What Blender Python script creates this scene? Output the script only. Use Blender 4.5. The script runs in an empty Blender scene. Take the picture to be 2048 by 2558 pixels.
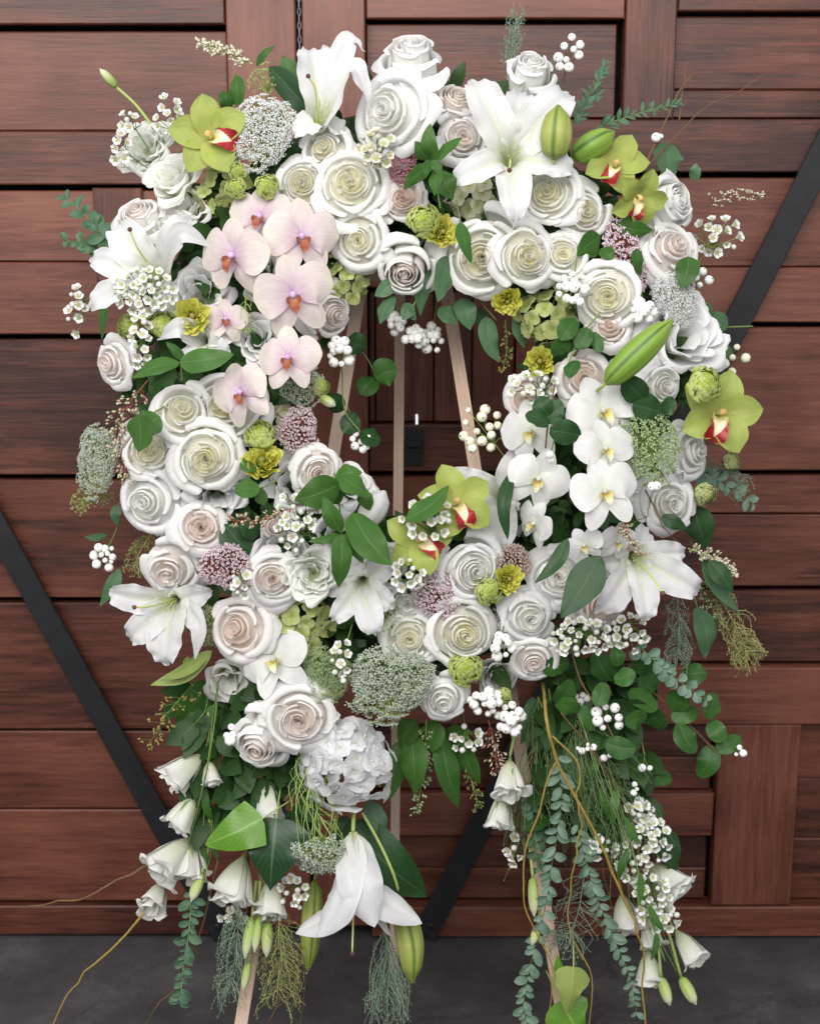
import bpy, math, random
import numpy as np
from mathutils import Vector, Matrix, Quaternion

scene = bpy.context.scene
# ------------------------------------------------------------------ camera
S = 1.0 / 1500.0          # metres per photo pixel (2048 x 2558) in the wreath plane y = 0
D = 2.4                   # camera to wreath plane
ZC = 1.0655               # height of the picture's centre on the wreath plane
DOOR_Y = 0.50             # door front plane
LEAN = math.radians(-13)  # the easel leans back; the camera looks down onto it at the same angle
TILT = Matrix.Translation((0, 0, ZC)) @ Matrix.Rotation(LEAN, 4, 'X') @ Matrix.Translation((0, 0, -ZC))
cam_data = bpy.data.cameras.new("camera")
cam_data.sensor_fit = 'VERTICAL'
cam_data.sensor_height = 24.0
cam_data.lens = 24.0 * D / (2558 * S)
cam_data.clip_start = 0.05
cam_data.clip_end = 100.0
cam_data.dof.use_dof = True          # phone lens: the door behind is a touch softer
cam_data.dof.focus_distance = D - 0.12
cam_data.dof.aperture_fstop = 3.2
cam = bpy.data.objects.new("camera", cam_data)
scene.collection.objects.link(cam)
cam.matrix_world = TILT @ Matrix.Translation((0, -D, ZC)) @ Matrix.Rotation(math.radians(90), 4, 'X')
scene.camera = cam

# ------------------------------------------------------------------ light: shaded porch, soft daylight from above and in front
world = bpy.data.worlds.new("World")
scene.world = world
world.use_nodes = True
bg = world.node_tree.nodes["Background"]
bg.inputs[0].default_value = (0.97, 0.98, 1.0, 1)
bg.inputs[1].default_value = 0.58

def area(name, loc, target, sx, sy, power, col):
    l = bpy.data.lights.new(name, 'AREA')
    l.shape = 'RECTANGLE'; l.size = sx; l.size_y = sy
    l.energy = power; l.color = col
    o = bpy.data.objects.new(name, l)
    scene.collection.objects.link(o)
    o.location = loc
    o.rotation_euler = (Vector(target) - Vector(loc)).to_track_quat('-Z', 'Y').to_euler()
    return o
area("daylight_opening", (-0.5, -2.45, 2.95), (0.0, 0.1, 1.05), 3.4, 2.0, 126, (1.0, 0.972, 0.935))

vs = scene.view_settings
scene.display_settings.display_device = 'sRGB'
vs.view_transform = 'Standard'
vs.look = 'None'
vs.exposure = 0.12
vs.gamma = 1.0
vs.use_curve_mapping = False
scene.cycles.max_bounces = 7
scene.cycles.diffuse_bounces = 5
scene.cycles.transmission_bounces = 4
scene.cycles.use_denoising = True
scene.cycles.use_adaptive_sampling = True
scene.cycles.adaptive_threshold = 0.025
# ------------------------------------------------------------------ helpers
RNG = random.Random(7)
COL = scene.collection

def at(px, py, d=0.0):
    """world point seen at photo pixel (px, py), d metres in front of the wreath plane"""
    k = (D - d) / D
    return Vector(((px - 1024) * S * k, -d, ZC - (py - 1279) * S * k))

def msize(px, d=0.0):
    return px * S * (D - d) / D

RCX, RCY, RRX, RRY = 1035.0, 965.0, 495.0, 545.0
def ring_depth(px, py):
    """how far the flower cushion stands forward of the wreath plane"""
    if py > 1760:
        return 0.115 - 0.125 * (py - 1760) / 800
    dx, dy = (px - RCX) / RRX, (py - RCY) / RRY
    r = (math.hypot(dx, dy) - 1.0) * 520
    return 0.035 + 0.125 * math.sqrt(max(0.0, 1 - (r / 330.0) ** 2))

def frame(n, up=Vector((0, 0, 1)), roll=0.0):
    """matrix whose local +Z looks along n and local +Y is up in the picture"""
    n = n.normalized()
    x = up.cross(n)
    if x.length < 1e-4:
        x = Vector((1, 0, 0))
    x.normalize()
    y = n.cross(x)
    m = Matrix((x, y, n)).transposed()
    return (m @ Matrix.Rotation(math.radians(roll), 3, 'Z')).to_4x4()

def face(fx, fz, roll=0.0):
    return frame(Vector((fx, -1, fz)), roll=roll)

# ---- mesh building
class MB:
    def __init__(self):
        self.v = []; self.f = []; self.uv = []; self.mi = []; self.n = 0
    def grid(self, P, mi=0, closed=False, uvs=None):
        """P: (nu, nv, 3) array of points; u runs along the first axis"""
        nu, nv, _ = P.shape
        b = self.n
        self.v.append(P.reshape(-1, 3)); self.n += nu * nv
        i, j = np.meshgrid(np.arange(nu - 1), np.arange(nv if closed else nv - 1), indexing='ij')
        i = i.ravel(); j = j.ravel(); j2 = (j + 1) % nv
        q = np.stack([b + i * nv + j, b + i * nv + j2, b + (i + 1) * nv + j2, b + (i + 1) * nv + j], 1)
        self.f.append(q)
        uu = lambda a: a / (nu - 1)
        vv = lambda a: a / (nv if closed else nv - 1)
        self.uv.append(np.stack([np.stack([vv(j), uu(i)], 1), np.stack([vv(j + 1), uu(i)], 1),
                                 np.stack([vv(j + 1), uu(i + 1)], 1), np.stack([vv(j), uu(i + 1)], 1)], 1))
        self.mi.append(np.full(len(q), mi))
    def polys(self, V, F, mi=0):
        b = self.n
        V = np.asarray(V, float); self.v.append(V); self.n += len(V)
        F = np.asarray(F) + b
        self.f.append(F)
        self.uv.append(np.full((len(F), F.shape[1], 2), 0.5))
        self.mi.append(np.full(len(F), mi))
    def tube(self, pts, rad, sides=6, mi=0, cap=True):
        pts = np.asarray([tuple(p) for p in pts], float)
        n = len(pts)
        rad = np.broadcast_to(np.asarray(rad, float), (n,)) if np.ndim(rad) == 0 else np.asarray(rad, float)
        t = np.gradient(pts, axis=0)
        t /= np.linalg.norm(t, axis=1, keepdims=True) + 1e-12
        ref = np.array([0.31, 0.83, 0.46])
        a = np.cross(t, ref); a /= np.linalg.norm(a, axis=1, keepdims=True) + 1e-9
        b = np.cross(t, a)
        th = np.linspace(0, 2 * np.pi, sides, endpoint=False)
        P = pts[:, None, :] + rad[:, None, None] * (np.cos(th)[None, :, None] * a[:, None, :] + np.sin(th)[None, :, None] * b[:, None, :])
        if cap:
            P = np.concatenate([np.repeat(pts[:1, None, :], sides, 1), P, np.repeat(pts[-1:, None, :], sides, 1)], 0)
        self.grid(P, mi, closed=True)
    def ball(self, c, r, seg=10, rings=7, mi=0, stretch=None):
        ph = np.linspace(0.02, np.pi - 0.02, rings)
        th = np.linspace(0, 2 * np.pi, seg, endpoint=False)
        P = np.stack([np.outer(np.sin(ph), np.cos(th)), np.outer(np.sin(ph), np.sin(th)), np.outer(np.cos(ph), np.ones(seg))], 2) * r
        if stretch is not None:
            P = P * np.asarray(stretch)
        self.grid(P + np.asarray(c), mi, closed=True)
    def mesh(self, name, smooth=True):
        me = bpy.data.meshes.new(name)
        v = np.concatenate(self.v)
        me.vertices.add(len(v)); me.vertices.foreach_set("co", v.astype(np.float32).ravel())
        lt = np.concatenate([np.full(len(f), f.shape[1]) for f in self.f])
        li = np.concatenate([f.ravel() for f in self.f])
        me.loops.add(len(li)); me.loops.foreach_set("vertex_index", li.astype(np.int32))
        me.polygons.add(len(lt))
        me.polygons.foreach_set("loop_start", (np.cumsum(lt) - lt).astype(np.int32))
        me.polygons.foreach_set("loop_total", lt.astype(np.int32))
        me.polygons.foreach_set("material_index", np.concatenate(self.mi).astype(np.int32))
        me.polygons.foreach_set("use_smooth", np.full(len(lt), smooth))
        u = me.uv_layers.new(name="UVMap")
        u.data.foreach_set("uv", np.concatenate([x.reshape(-1, 2) for x in self.uv]).astype(np.float32).ravel())
        me.update(calc_edges=True)
        me.validate()
        return me

def setmats(o, mats):
    if not isinstance(mats, (list, tuple)):
        mats = [mats]
    me = o.data
    while len(me.materials) < len(mats):
        me.materials.append(mats[len(me.materials)])
    for i, m in enumerate(mats):
        if me.materials[i] is not m:
            o.material_slots[i].link = 'OBJECT'
            o.material_slots[i].material = m

def obj(name, mesh, mats, parent=None, matrix=None):
    o = bpy.data.objects.new(name, mesh)
    COL.objects.link(o)
    setmats(o, mats)
    if parent is not None:
        o.parent = parent
    if matrix is not None:
        o.matrix_local = matrix
    return o

def tag(o, label, cat, group=None, kind=None):
    o["label"] = label
    o["category"] = cat
    if group: o["group"] = group
    if kind: o["kind"] = kind
    return o

def thing(name, label, cat, matrix, group=None):
    o = bpy.data.objects.new(name, None)
    o.empty_display_size = 0.02
    COL.objects.link(o)
    o.matrix_world = matrix
    return tag(o, label, cat, group)

def catmull(pts, n):
    P = np.asarray([tuple(p) for p in pts], float)
    if len(P) == 2:
        return P[0] + (P[1] - P[0]) * np.linspace(0, 1, n)[:, None]
    P = np.vstack([2 * P[0] - P[1], P, 2 * P[-1] - P[-2]])
    k = len(P) - 3
    t = np.linspace(0, k - 1e-6, n)
    i = t.astype(int); f = (t - i)[:, None]
    a, b, c, d = P[i], P[i + 1], P[i + 2], P[i + 3]
    return 0.5 * ((2 * b) + (-a + c) * f + (2 * a - 5 * b + 4 * c - d) * f ** 2 + (-a + 3 * b - 3 * c + d) * f ** 3)

def unit(a):
    return a / (np.linalg.norm(a, axis=-1, keepdims=True) + 1e-12)

def blade(spine, width, nrm, nu=14, nv=7, cup=0.0, ridge=0.0, ruffle=0.0, rk=9.0, seed=0, shape='leaf', teeth=0.0, fold=0.0):
    """leaf or petal surface along a spine. width: half width; nrm: (3,) or (2,3) surface normal hint"""
    rs = np.random.RandomState(seed)
    P = catmull(spine, nu)
    u = np.linspace(0, 1, nu)
    nrm = np.asarray(nrm, float)
    N = nrm[0] + (nrm[1] - nrm[0]) * u[:, None] if nrm.ndim == 2 else np.repeat(nrm[None], nu, 0)
    T = unit(np.gradient(P, axis=0))
    Sd = unit(np.cross(T, N))
    N = unit(np.cross(Sd, T))
    if shape == 'leaf':
        w = np.sin(np.pi * np.clip(u, 0, 1) ** 0.75) ** 0.85
    elif shape == 'oval':
        w = np.sin(np.pi * (0.03 + 0.965 * u)) ** 0.55
    elif shape == 'fan':
        w = np.clip(np.sin(np.pi * (0.02 + 0.975 * u ** 1.25)), 0, 1) ** 0.62
    elif shape == 'lily':
        w = (0.22 + 0.78 * np.sin(np.pi * np.clip(u * 0.93 + 0.03, 0, 1)) ** 0.9) * np.clip(1 - u ** 5, 0, 1) ** 0.8
    elif shape == 'strap':
        w = np.clip(u * 8, 0.25, 1) * np.clip((1 - u) * 4, 0, 1) ** 0.7
    elif shape == 'heart':
        w = np.clip(np.cos(np.pi * 0.5 * u ** 1.1), 0, 1) ** 0.8 * np.clip(u * 7 + 0.25, 0, 1)
    else:
        w = shape(u)
    w = np.maximum(w, 0.004) * width
    v = np.linspace(-1, 1, nv)
    ph = rs.rand(4) * 6.28
    if teeth:
        w = w * (1 + teeth * np.sin(u * 60))
    wob = 1 + 0.04 * np.sin(u * 7 + ph[0])
    off = cup * w[:, None] * (v[None] ** 2) - ridge * w[:, None] * np.exp(-(v[None] / 0.22) ** 2) + fold * w[:, None] * np.abs(v[None])
    rf = ruffle * width * np.sin(rk * u[:, None] + ph[1] + np.where(v[None] > 0, ph[2], ph[3])) * np.abs(v[None]) ** 2.2 * np.sin(np.pi * np.clip(u, 0.02, 0.98))[:, None]
    rf = rf + 0.5 * ruffle * width * np.sin(rk * 2.3 * u[:, None] + ph[3]) * np.abs(v[None]) ** 3
    return P[:, None, :] + Sd[:, None, :] * (w * wob)[:, None, None] * v[None, :, None] + N[:, None, :] * (off + rf)[:, :, None]

# ------------------------------------------------------------------ materials
def new_mat(name):
    m = bpy.data.materials.new(name)
    m.use_nodes = True
    nt = m.node_tree
    for n in list(nt.nodes):
        nt.nodes.remove(n)
    out = nt.nodes.new('ShaderNodeOutputMaterial')
    return m, nt, out

def N_(nt, t, **kw):
    n = nt.nodes.new(t)
    for k, v in kw.items():
        setattr(n, k, v)
    return n

def ramp(nt, fac, stops, interp='LINEAR'):
    r = N_(nt, 'ShaderNodeValToRGB')
    r.color_ramp.interpolation = interp
    el = r.color_ramp.elements
    while len(el) < len(stops):
        el.new(0.5)
    for e, (p, c) in zip(el, stops):
        e.position = p; e.color = (*c, 1)
    nt.links.new(fac, r.inputs[0])
    return r.outputs[0]

def mixc(nt, fac, a, b, mode='MIX'):
    m = N_(nt, 'ShaderNodeMix', data_type='RGBA', blend_type=mode)
    if isinstance(fac, (int, float)): m.inputs[0].default_value = fac
    else: nt.links.new(fac, m.inputs[0])
    for k, x in ((6, a), (7, b)):
        if isinstance(x, tuple): m.inputs[k].default_value = (*x, 1)
        else: nt.links.new(x, m.inputs[k])
    return m.outputs[2]

def math_(nt, op, a, b=None, clamp=False):
    m = N_(nt, 'ShaderNodeMath', operation=op, use_clamp=clamp)
    for k, x in ((0, a), (1, b)):
        if x is None: continue
        if isinstance(x, (int, float)): m.inputs[k].default_value = x
        else: nt.links.new(x, m.inputs[k])
    return m.outputs[0]

def petal_mat(name, stops, rough=0.55, trans=0.28, vein=0.25, streak=None, full=False, spec=0.25, var=0.05, veinc=0.10, vein_scale=(34, 2.0)):
    """petal colour runs along its length (UV y): stops = [(pos, colour)]; streak = colour along the midrib near the base"""
    m, nt, out = new_mat(name)
    uv = N_(nt, 'ShaderNodeUVMap')
    sep = N_(nt, 'ShaderNodeSeparateXYZ'); nt.links.new(uv.outputs[0], sep.inputs[0])
    mp = N_(nt, 'ShaderNodeMapping'); nt.links.new(uv.outputs[0], mp.inputs[0])
    mp.inputs['Scale'].default_value = (vein_scale[0], vein_scale[1], 1)
    nz = N_(nt, 'ShaderNodeTexNoise'); nt.links.new(mp.outputs[0], nz.inputs['Vector'])
    nz.inputs['Scale'].default_value = 1.0; nz.inputs['Detail'].default_value = 2
    oi = N_(nt, 'ShaderNodeObjectInfo')
    f = math_(nt, 'ADD', sep.outputs[1], math_(nt, 'MULTIPLY', math_(nt, 'SUBTRACT', nz.outputs[0], 0.5), 0.18))
    c = ramp(nt, f, stops)
    if streak:
        e = math_(nt, 'ABSOLUTE', math_(nt, 'SUBTRACT', sep.outputs[0], 0.5))
        e = math_(nt, 'SUBTRACT', 1.0, math_(nt, 'MULTIPLY', e, 9.0), True)
        l = math_(nt, 'SUBTRACT', 1.0, math_(nt, 'MULTIPLY', sep.outputs[1], 1.25), True)
        if full:
            l = 1.0
        c = mixc(nt, math_(nt, 'MULTIPLY', e, l, True), c, streak)
    n2 = N_(nt, 'ShaderNodeTexNoise'); nt.links.new(uv.outputs[0], n2.inputs['Vector'])
    n2.inputs['Scale'].default_value = 3.2; n2.inputs['Detail'].default_value = 4
    hv = N_(nt, 'ShaderNodeHueSaturation'); nt.links.new(c, hv.inputs['Color'])
    val = math_(nt, 'ADD', math_(nt, 'MULTIPLY', oi.outputs['Random'], 2 * var), 1 - 1.6 * var)
    val = math_(nt, 'ADD', val, math_(nt, 'MULTIPLY', math_(nt, 'SUBTRACT', n2.outputs[0], 0.55), 0.16))
    val = math_(nt, 'ADD', val, math_(nt, 'MULTIPLY', math_(nt, 'SUBTRACT', nz.outputs[0], 0.5), veinc))
    nt.links.new(val, hv.inputs['Value'])
    c = hv.outputs[0]
    p = N_(nt, 'ShaderNodeBsdfPrincipled')
    nt.links.new(c, p.inputs['Base Color'])
    p.inputs['Roughness'].default_value = rough
    p.inputs['Specular IOR Level'].default_value = spec
    bp = N_(nt, 'ShaderNodeBump'); bp.inputs['Strength'].default_value = vein; bp.inputs['Distance'].default_value = 0.0015
    nt.links.new(nz.outputs[0], bp.inputs['Height'])
    b2 = N_(nt, 'ShaderNodeBump'); b2.inputs['Strength'].default_value = 0.35; b2.inputs['Distance'].default_value = 0.004
    nt.links.new(n2.outputs[0], b2.inputs['Height']); nt.links.new(bp.outputs[0], b2.inputs['Normal'])
    nt.links.new(b2.outputs[0], p.inputs['Normal'])
    if trans > 0:
        tr = N_(nt, 'ShaderNodeBsdfTranslucent'); nt.links.new(c, tr.inputs[0])
        mx = N_(nt, 'ShaderNodeMixShader'); mx.inputs[0].default_value = trans
        nt.links.new(p.outputs[0], mx.inputs[1]); nt.links.new(tr.outputs[0], mx.inputs[2])
        nt.links.new(mx.outputs[0], out.inputs[0])
    else:
        nt.links.new(p.outputs[0], out.inputs[0])
    return m

def leaf_mat(name, c0, c1, rib, rough=0.42, trans=0.18, spec=0.4):
    m, nt, out = new_mat(name)
    uv = N_(nt, 'ShaderNodeUVMap')
    sep = N_(nt, 'ShaderNodeSeparateXYZ'); nt.links.new(uv.outputs[0], sep.inputs[0])
    oi = N_(nt, 'ShaderNodeObjectInfo')
    geo = N_(nt, 'ShaderNodeNewGeometry')
    tc = N_(nt, 'ShaderNodeTexCoord')
    nz = N_(nt, 'ShaderNodeTexNoise'); nt.links.new(tc.outputs['Object'], nz.inputs['Vector'])
    nz.inputs['Scale'].default_value = 60; nz.inputs['Detail'].default_value = 3
    f = math_(nt, 'ADD', math_(nt, 'MULTIPLY', oi.outputs['Random'], 0.5), math_(nt, 'MULTIPLY', geo.outputs['Random Per Island'], 0.45))
    f = math_(nt, 'ADD', f, math_(nt, 'MULTIPLY', math_(nt, 'SUBTRACT', nz.outputs[0], 0.5), 0.6), True)
    c = mixc(nt, f, c0, c1)
    e = math_(nt, 'ABSOLUTE', math_(nt, 'SUBTRACT', sep.outputs[0], 0.5))
    mid = math_(nt, 'SUBTRACT', 1.0, math_(nt, 'MULTIPLY', e, 28.0), True)
    vx = math_(nt, 'ADD', math_(nt, 'MULTIPLY', sep.outputs[1], 9.0), math_(nt, 'MULTIPLY', e, -7.0))
    vn = math_(nt, 'POWER', math_(nt, 'ABSOLUTE', math_(nt, 'SINE', math_(nt, 'MULTIPLY', vx, 3.1416))), 0.35)
    side = math_(nt, 'MULTIPLY', math_(nt, 'SUBTRACT', 1.0, vn, True), 0.22)
    ribf = math_(nt, 'MAXIMUM', math_(nt, 'MULTIPLY', mid, 0.75), side)
    c = mixc(nt, ribf, c, rib)
    p = N_(nt, 'ShaderNodeBsdfPrincipled')
    nt.links.new(c, p.inputs['Base Color'])
    p.inputs['Roughness'].default_value = rough
    p.inputs['Specular IOR Level'].default_value = spec
    bp = N_(nt, 'ShaderNodeBump'); bp.inputs['Strength'].default_value = 0.3; bp.inputs['Distance'].default_value = 0.001
    bp.invert = True
    nt.links.new(ribf, bp.inputs['Height']); nt.links.new(bp.outputs[0], p.inputs['Normal'])
    tr = N_(nt, 'ShaderNodeBsdfTranslucent'); nt.links.new(c, tr.inputs[0])
    mx = N_(nt, 'ShaderNodeMixShader'); mx.inputs[0].default_value = trans
    nt.links.new(p.outputs[0], mx.inputs[1]); nt.links.new(tr.outputs[0], mx.inputs[2])
    nt.links.new(mx.outputs[0], out.inputs[0])
    return m

def speck_mat(name, cols, rough=0.6, trans=0.0, spec=0.3, scale=0):
    """colour varies from island to island and from object to object"""
    m, nt, out = new_mat(name)
    geo = N_(nt, 'ShaderNodeNewGeometry')
    oi = N_(nt, 'ShaderNodeObjectInfo')
    f = math_(nt, 'FRACT', math_(nt, 'ADD', geo.outputs['Random Per Island'], oi.outputs['Random']))
    if scale:
        tc = N_(nt, 'ShaderNodeTexCoord')
        nz = N_(nt, 'ShaderNodeTexNoise'); nt.links.new(tc.outputs['Object'], nz.inputs['Vector'])
        nz.inputs['Scale'].default_value = scale; nz.inputs['Detail'].default_value = 4
        f = nz.outputs[0]
    k = len(cols)
    c = ramp(nt, f, [(i / max(1, k - 1), cc) for i, cc in enumerate(cols)])
    p = N_(nt, 'ShaderNodeBsdfPrincipled')
    nt.links.new(c, p.inputs['Base Color'])
    p.inputs['Roughness'].default_value = rough
    p.inputs['Specular IOR Level'].default_value = spec
    if trans:
        tr = N_(nt, 'ShaderNodeBsdfTranslucent'); nt.links.new(c, tr.inputs[0])
        mx = N_(nt, 'ShaderNodeMixShader'); mx.inputs[0].default_value = trans
        nt.links.new(p.outputs[0], mx.inputs[1]); nt.links.new(tr.outputs[0], mx.inputs[2])
        nt.links.new(mx.outputs[0], out.inputs[0])
    else:
        nt.links.new(p.outputs[0], out.inputs[0])
    return m

def wood_mat(name, axis, dark, mid, light, scale=1.0, rough=0.5, bump=0.25, spec=0.45):
    m, nt, out = new_mat(name)
    tc = N_(nt, 'ShaderNodeTexCoord'); oi = N_(nt, 'ShaderNodeObjectInfo')
    ofs = N_(nt, 'ShaderNodeVectorMath', operation='ADD')
    comb = N_(nt, 'ShaderNodeCombineXYZ')
    for k in range(3):
        nt.links.new(math_(nt, 'MULTIPLY', oi.outputs['Random'], 37.0 + 11 * k), comb.inputs[k])
    nt.links.new(tc.outputs['Object'], ofs.inputs[0]); nt.links.new(comb.outputs[0], ofs.inputs[1])
    mp = N_(nt, 'ShaderNodeMapping'); nt.links.new(ofs.outputs[0], mp.inputs[0])
    sc = [20.0 * scale] * 3; sc[axis] = 1.3 * scale
    mp.inputs['Scale'].default_value = sc
    big = N_(nt, 'ShaderNodeTexNoise'); nt.links.new(mp.outputs[0], big.inputs['Vector'])
    big.inputs['Scale'].default_value = 0.8; big.inputs['Detail'].default_value = 5; big.inputs['Distortion'].default_value = 1.6
    fine = N_(nt, 'ShaderNodeTexNoise'); nt.links.new(mp.outputs[0], fine.inputs['Vector'])
    fine.inputs['Scale'].default_value = 9.0; fine.inputs['Detail'].default_value = 6; fine.inputs['Roughness'].default_value = 0.65
    blot = N_(nt, 'ShaderNodeTexNoise'); nt.links.new(ofs.outputs[0], blot.inputs['Vector'])
    blot.inputs['Scale'].default_value = 4.0; blot.inputs['Detail'].default_value = 3
    f = math_(nt, 'ADD', math_(nt, 'MULTIPLY', big.outputs[0], 0.42), math_(nt, 'MULTIPLY', fine.outputs[0], 0.50))
    f = math_(nt, 'ADD', f, math_(nt, 'MULTIPLY', math_(nt, 'SUBTRACT', blot.outputs[0], 0.5), 0.42))
    f = math_(nt, 'ADD', f, math_(nt, 'MULTIPLY', math_(nt, 'SUBTRACT', oi.outputs['Random'], 0.5), 0.22))
    kmp = N_(nt, 'ShaderNodeMapping'); nt.links.new(ofs.outputs[0], kmp.inputs[0])
    ks = [3.4] * 3; ks[axis] = 1.1; kmp.inputs['Scale'].default_value = ks
    kv = N_(nt, 'ShaderNodeTexVoronoi'); nt.links.new(kmp.outputs[0], kv.inputs['Vector']); kv.inputs['Scale'].default_value = 1.0
    kd = math_(nt, 'ADD', kv.outputs['Distance'], math_(nt, 'MULTIPLY', math_(nt, 'SUBTRACT', fine.outputs[0], 0.5), 0.10))
    knot = math_(nt, 'SUBTRACT', 1.0, math_(nt, 'MULTIPLY', kd, 9.0), True)
    f = math_(nt, 'SUBTRACT', f, math_(nt, 'MULTIPLY', knot, 0.5))
    smp = N_(nt, 'ShaderNodeMapping'); nt.links.new(ofs.outputs[0], smp.inputs[0])
    ss = [26.0] * 3; ss[axis] = 1.6; smp.inputs['Scale'].default_value = ss
    sn = N_(nt, 'ShaderNodeTexNoise'); nt.links.new(smp.outputs[0], sn.inputs['Vector']); sn.inputs['Scale'].default_value = 1.0; sn.inputs['Detail'].default_value = 1
    split = math_(nt, 'MULTIPLY', math_(nt, 'SUBTRACT', sn.outputs[0], 0.66, True), 4.0, True)
    f = math_(nt, 'SUBTRACT', f, math_(nt, 'MULTIPLY', split, 0.4))
    c = ramp(nt, f, [(0.12, (dark[0] * 0.4, dark[1] * 0.4, dark[2] * 0.4)), (0.30, dark), (0.46, mid), (0.66, light)])
    p = N_(nt, 'ShaderNodeBsdfPrincipled')
    nt.links.new(c, p.inputs['Base Color'])
    nt.links.new(math_(nt, 'ADD', rough - 0.12, math_(nt, 'MULTIPLY', fine.outputs[0], 0.24)), p.inputs['Roughness'])
    p.inputs['Specular IOR Level'].default_value = spec
    bp = N_(nt, 'ShaderNodeBump'); bp.inputs['Strength'].default_value = bump; bp.inputs['Distance'].default_value = 0.003
    nt.links.new(f, bp.inputs['Height']); nt.links.new(bp.outputs[0], p.inputs['Normal'])
    nt.links.new(p.outputs[0], out.inputs[0])
    return m

M = {}
CREAM = (0.80, 0.76, 0.56)
M['rose_white'] = petal_mat('rose_white', [(0.0, (0.84, 0.85, 0.70)), (0.35, (0.91, 0.905, 0.86)), (0.65, (0.92, 0.915, 0.905))], trans=0.34, vein=0.2)
M['rose_cream'] = petal_mat('rose_cream', [(0.0, (0.90, 0.89, 0.74)), (0.45, (0.925, 0.915, 0.845)), (0.9, (0.925, 0.92, 0.895))], trans=0.45, vein=0.2)
M['rose_heart'] = petal_mat('rose_heart', [(0.0, (0.91, 0.88, 0.60)), (0.55, (0.93, 0.91, 0.75)), (0.95, (0.93, 0.92, 0.86))], trans=0.5, vein=0.2)
M['blush_outer'] = petal_mat('blush_outer', [(0.0, (0.86, 0.82, 0.72)), (0.35, (0.91, 0.865, 0.84)), (0.8, (0.915, 0.89, 0.885))], trans=0.36, vein=0.2)
M['blush_inner'] = petal_mat('blush_inner', [(0.0, (0.92, 0.79, 0.69)), (0.5, (0.925, 0.84, 0.785)), (0.9, (0.92, 0.875, 0.85))], trans=0.45, vein=0.2)
M['blush_heart'] = petal_mat('blush_heart', [(0.0, (0.92, 0.75, 0.63)), (0.5, (0.925, 0.81, 0.735)), (0.95, (0.92, 0.85, 0.81))], trans=0.5, vein=0.2)
M['pure_white'] = petal_mat('pure_white', [(0.0, (0.72, 0.78, 0.56)), (0.25, (0.88, 0.90, 0.84)), (0.6, (0.92, 0.92, 0.925))], vein=0.2, trans=0.38)
M['lisi_white'] = petal_mat('lisi_white', [(0.0, (0.58, 0.68, 0.32)), (0.30, (0.82, 0.85, 0.68)), (0.65, (0.92, 0.92, 0.89))], vein=0.4, trans=0.40)
M['carn'] = petal_mat('carn', [(0.0, (0.66, 0.76, 0.48)), (0.5, (0.85, 0.89, 0.78)), (0.9, (0.92, 0.93, 0.90))], vein=0.3, trans=0.38)
M['lily'] = petal_mat('lily', [(0.0, (0.60, 0.66, 0.34)), (0.22, (0.77, 0.78, 0.72)), (0.5, (0.80, 0.80, 0.815))], streak=(0.66, 0.71, 0.42), vein=0.6, vein_scale=(22, 1.2), rough=0.45, spec=0.3, trans=0.33, veinc=0.16)
M['phal_pink'] = petal_mat('phal_pink', [(0.0, (0.56, 0.32, 0.60)), (0.13, (0.73, 0.56, 0.66)), (0.45, (0.80, 0.69, 0.69)), (0.85, (0.82, 0.74, 0.69)), (1.0, (0.82, 0.75, 0.62))], vein=0.25, rough=0.45, trans=0.33, veinc=0.32)
M['phal_lip'] = petal_mat('phal_lip', [(0.0, (0.74, 0.56, 0.64)), (0.22, (0.50, 0.20, 0.11)), (0.6, (0.36, 0.085, 0.04)), (1.0, (0.72, 0.52, 0.44))], vein=0.9, trans=0.06, veinc=0.6)
M['phal_column'] = petal_mat('phal_column', [(0.0, (0.70, 0.45, 0.76)), (1.0, (0.82, 0.70, 0.86))], trans=0.1)
M['phal_white'] = petal_mat('phal_white', [(0.0, (0.72, 0.78, 0.56)), (0.2, (0.80, 0.81, 0.77)), (0.6, (0.82, 0.82, 0.815))], vein=0.3, rough=0.45, trans=0.33, veinc=0.16)
M['phal_ylip'] = petal_mat('phal_ylip', [(0.0, (0.52, 0.30, 0.06)), (0.3, (0.66, 0.58, 0.16)), (0.6, (0.78, 0.78, 0.52)), (1.0, (0.82, 0.82, 0.76))], vein=0.4, trans=0.2)
M['cymb'] = petal_mat('cymb', [(0.0, (0.54, 0.56, 0.18)), (0.4, (0.42, 0.49, 0.115)), (1.0, (0.38, 0.46, 0.12))], vein=0.5, trans=0.30, rough=0.42, veinc=0.35)
M['cymb_side'] = petal_mat('cymb_side', [(0.0, (0.80, 0.76, 0.30)), (0.6, (0.80, 0.74, 0.40)), (1.0, (0.70, 0.42, 0.12))], trans=0.15)
M['ran_green'] = petal_mat('ran_green', [(0.0, (0.46, 0.58, 0.08)), (0.5, (0.60, 0.70, 0.16)), (1.0, (0.76, 0.81, 0.38))], trans=0.42)
M['ran_yellow'] = petal_mat('ran_yellow', [(0.0, (0.50, 0.52, 0.04)), (0.5, (0.70, 0.69, 0.08)), (1.0, (0.80, 0.79, 0.22))], trans=0.4)
M['hyd_white'] = petal_mat('hyd_white', [(0.0, (0.80, 0.85, 0.70)), (0.3, (0.89, 0.90, 0.91)), (1.0, (0.91, 0.91, 0.935))], vein=0.4, trans=0.36)
M['hyd_green'] = petal_mat('hyd_green', [(0.0, (0.40, 0.47, 0.12)), (0.5, (0.52, 0.58, 0.22)), (1.0, (0.62, 0.66, 0.34))], vein=0.5, var=0.14)
M['hyd_cream'] = petal_mat('hyd_cream', [(0.0, (0.50, 0.52, 0.24)), (0.5, (0.68, 0.68, 0.46)), (1.0, (0.78, 0.77, 0.62))], vein=0.5, var=0.10)
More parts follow.
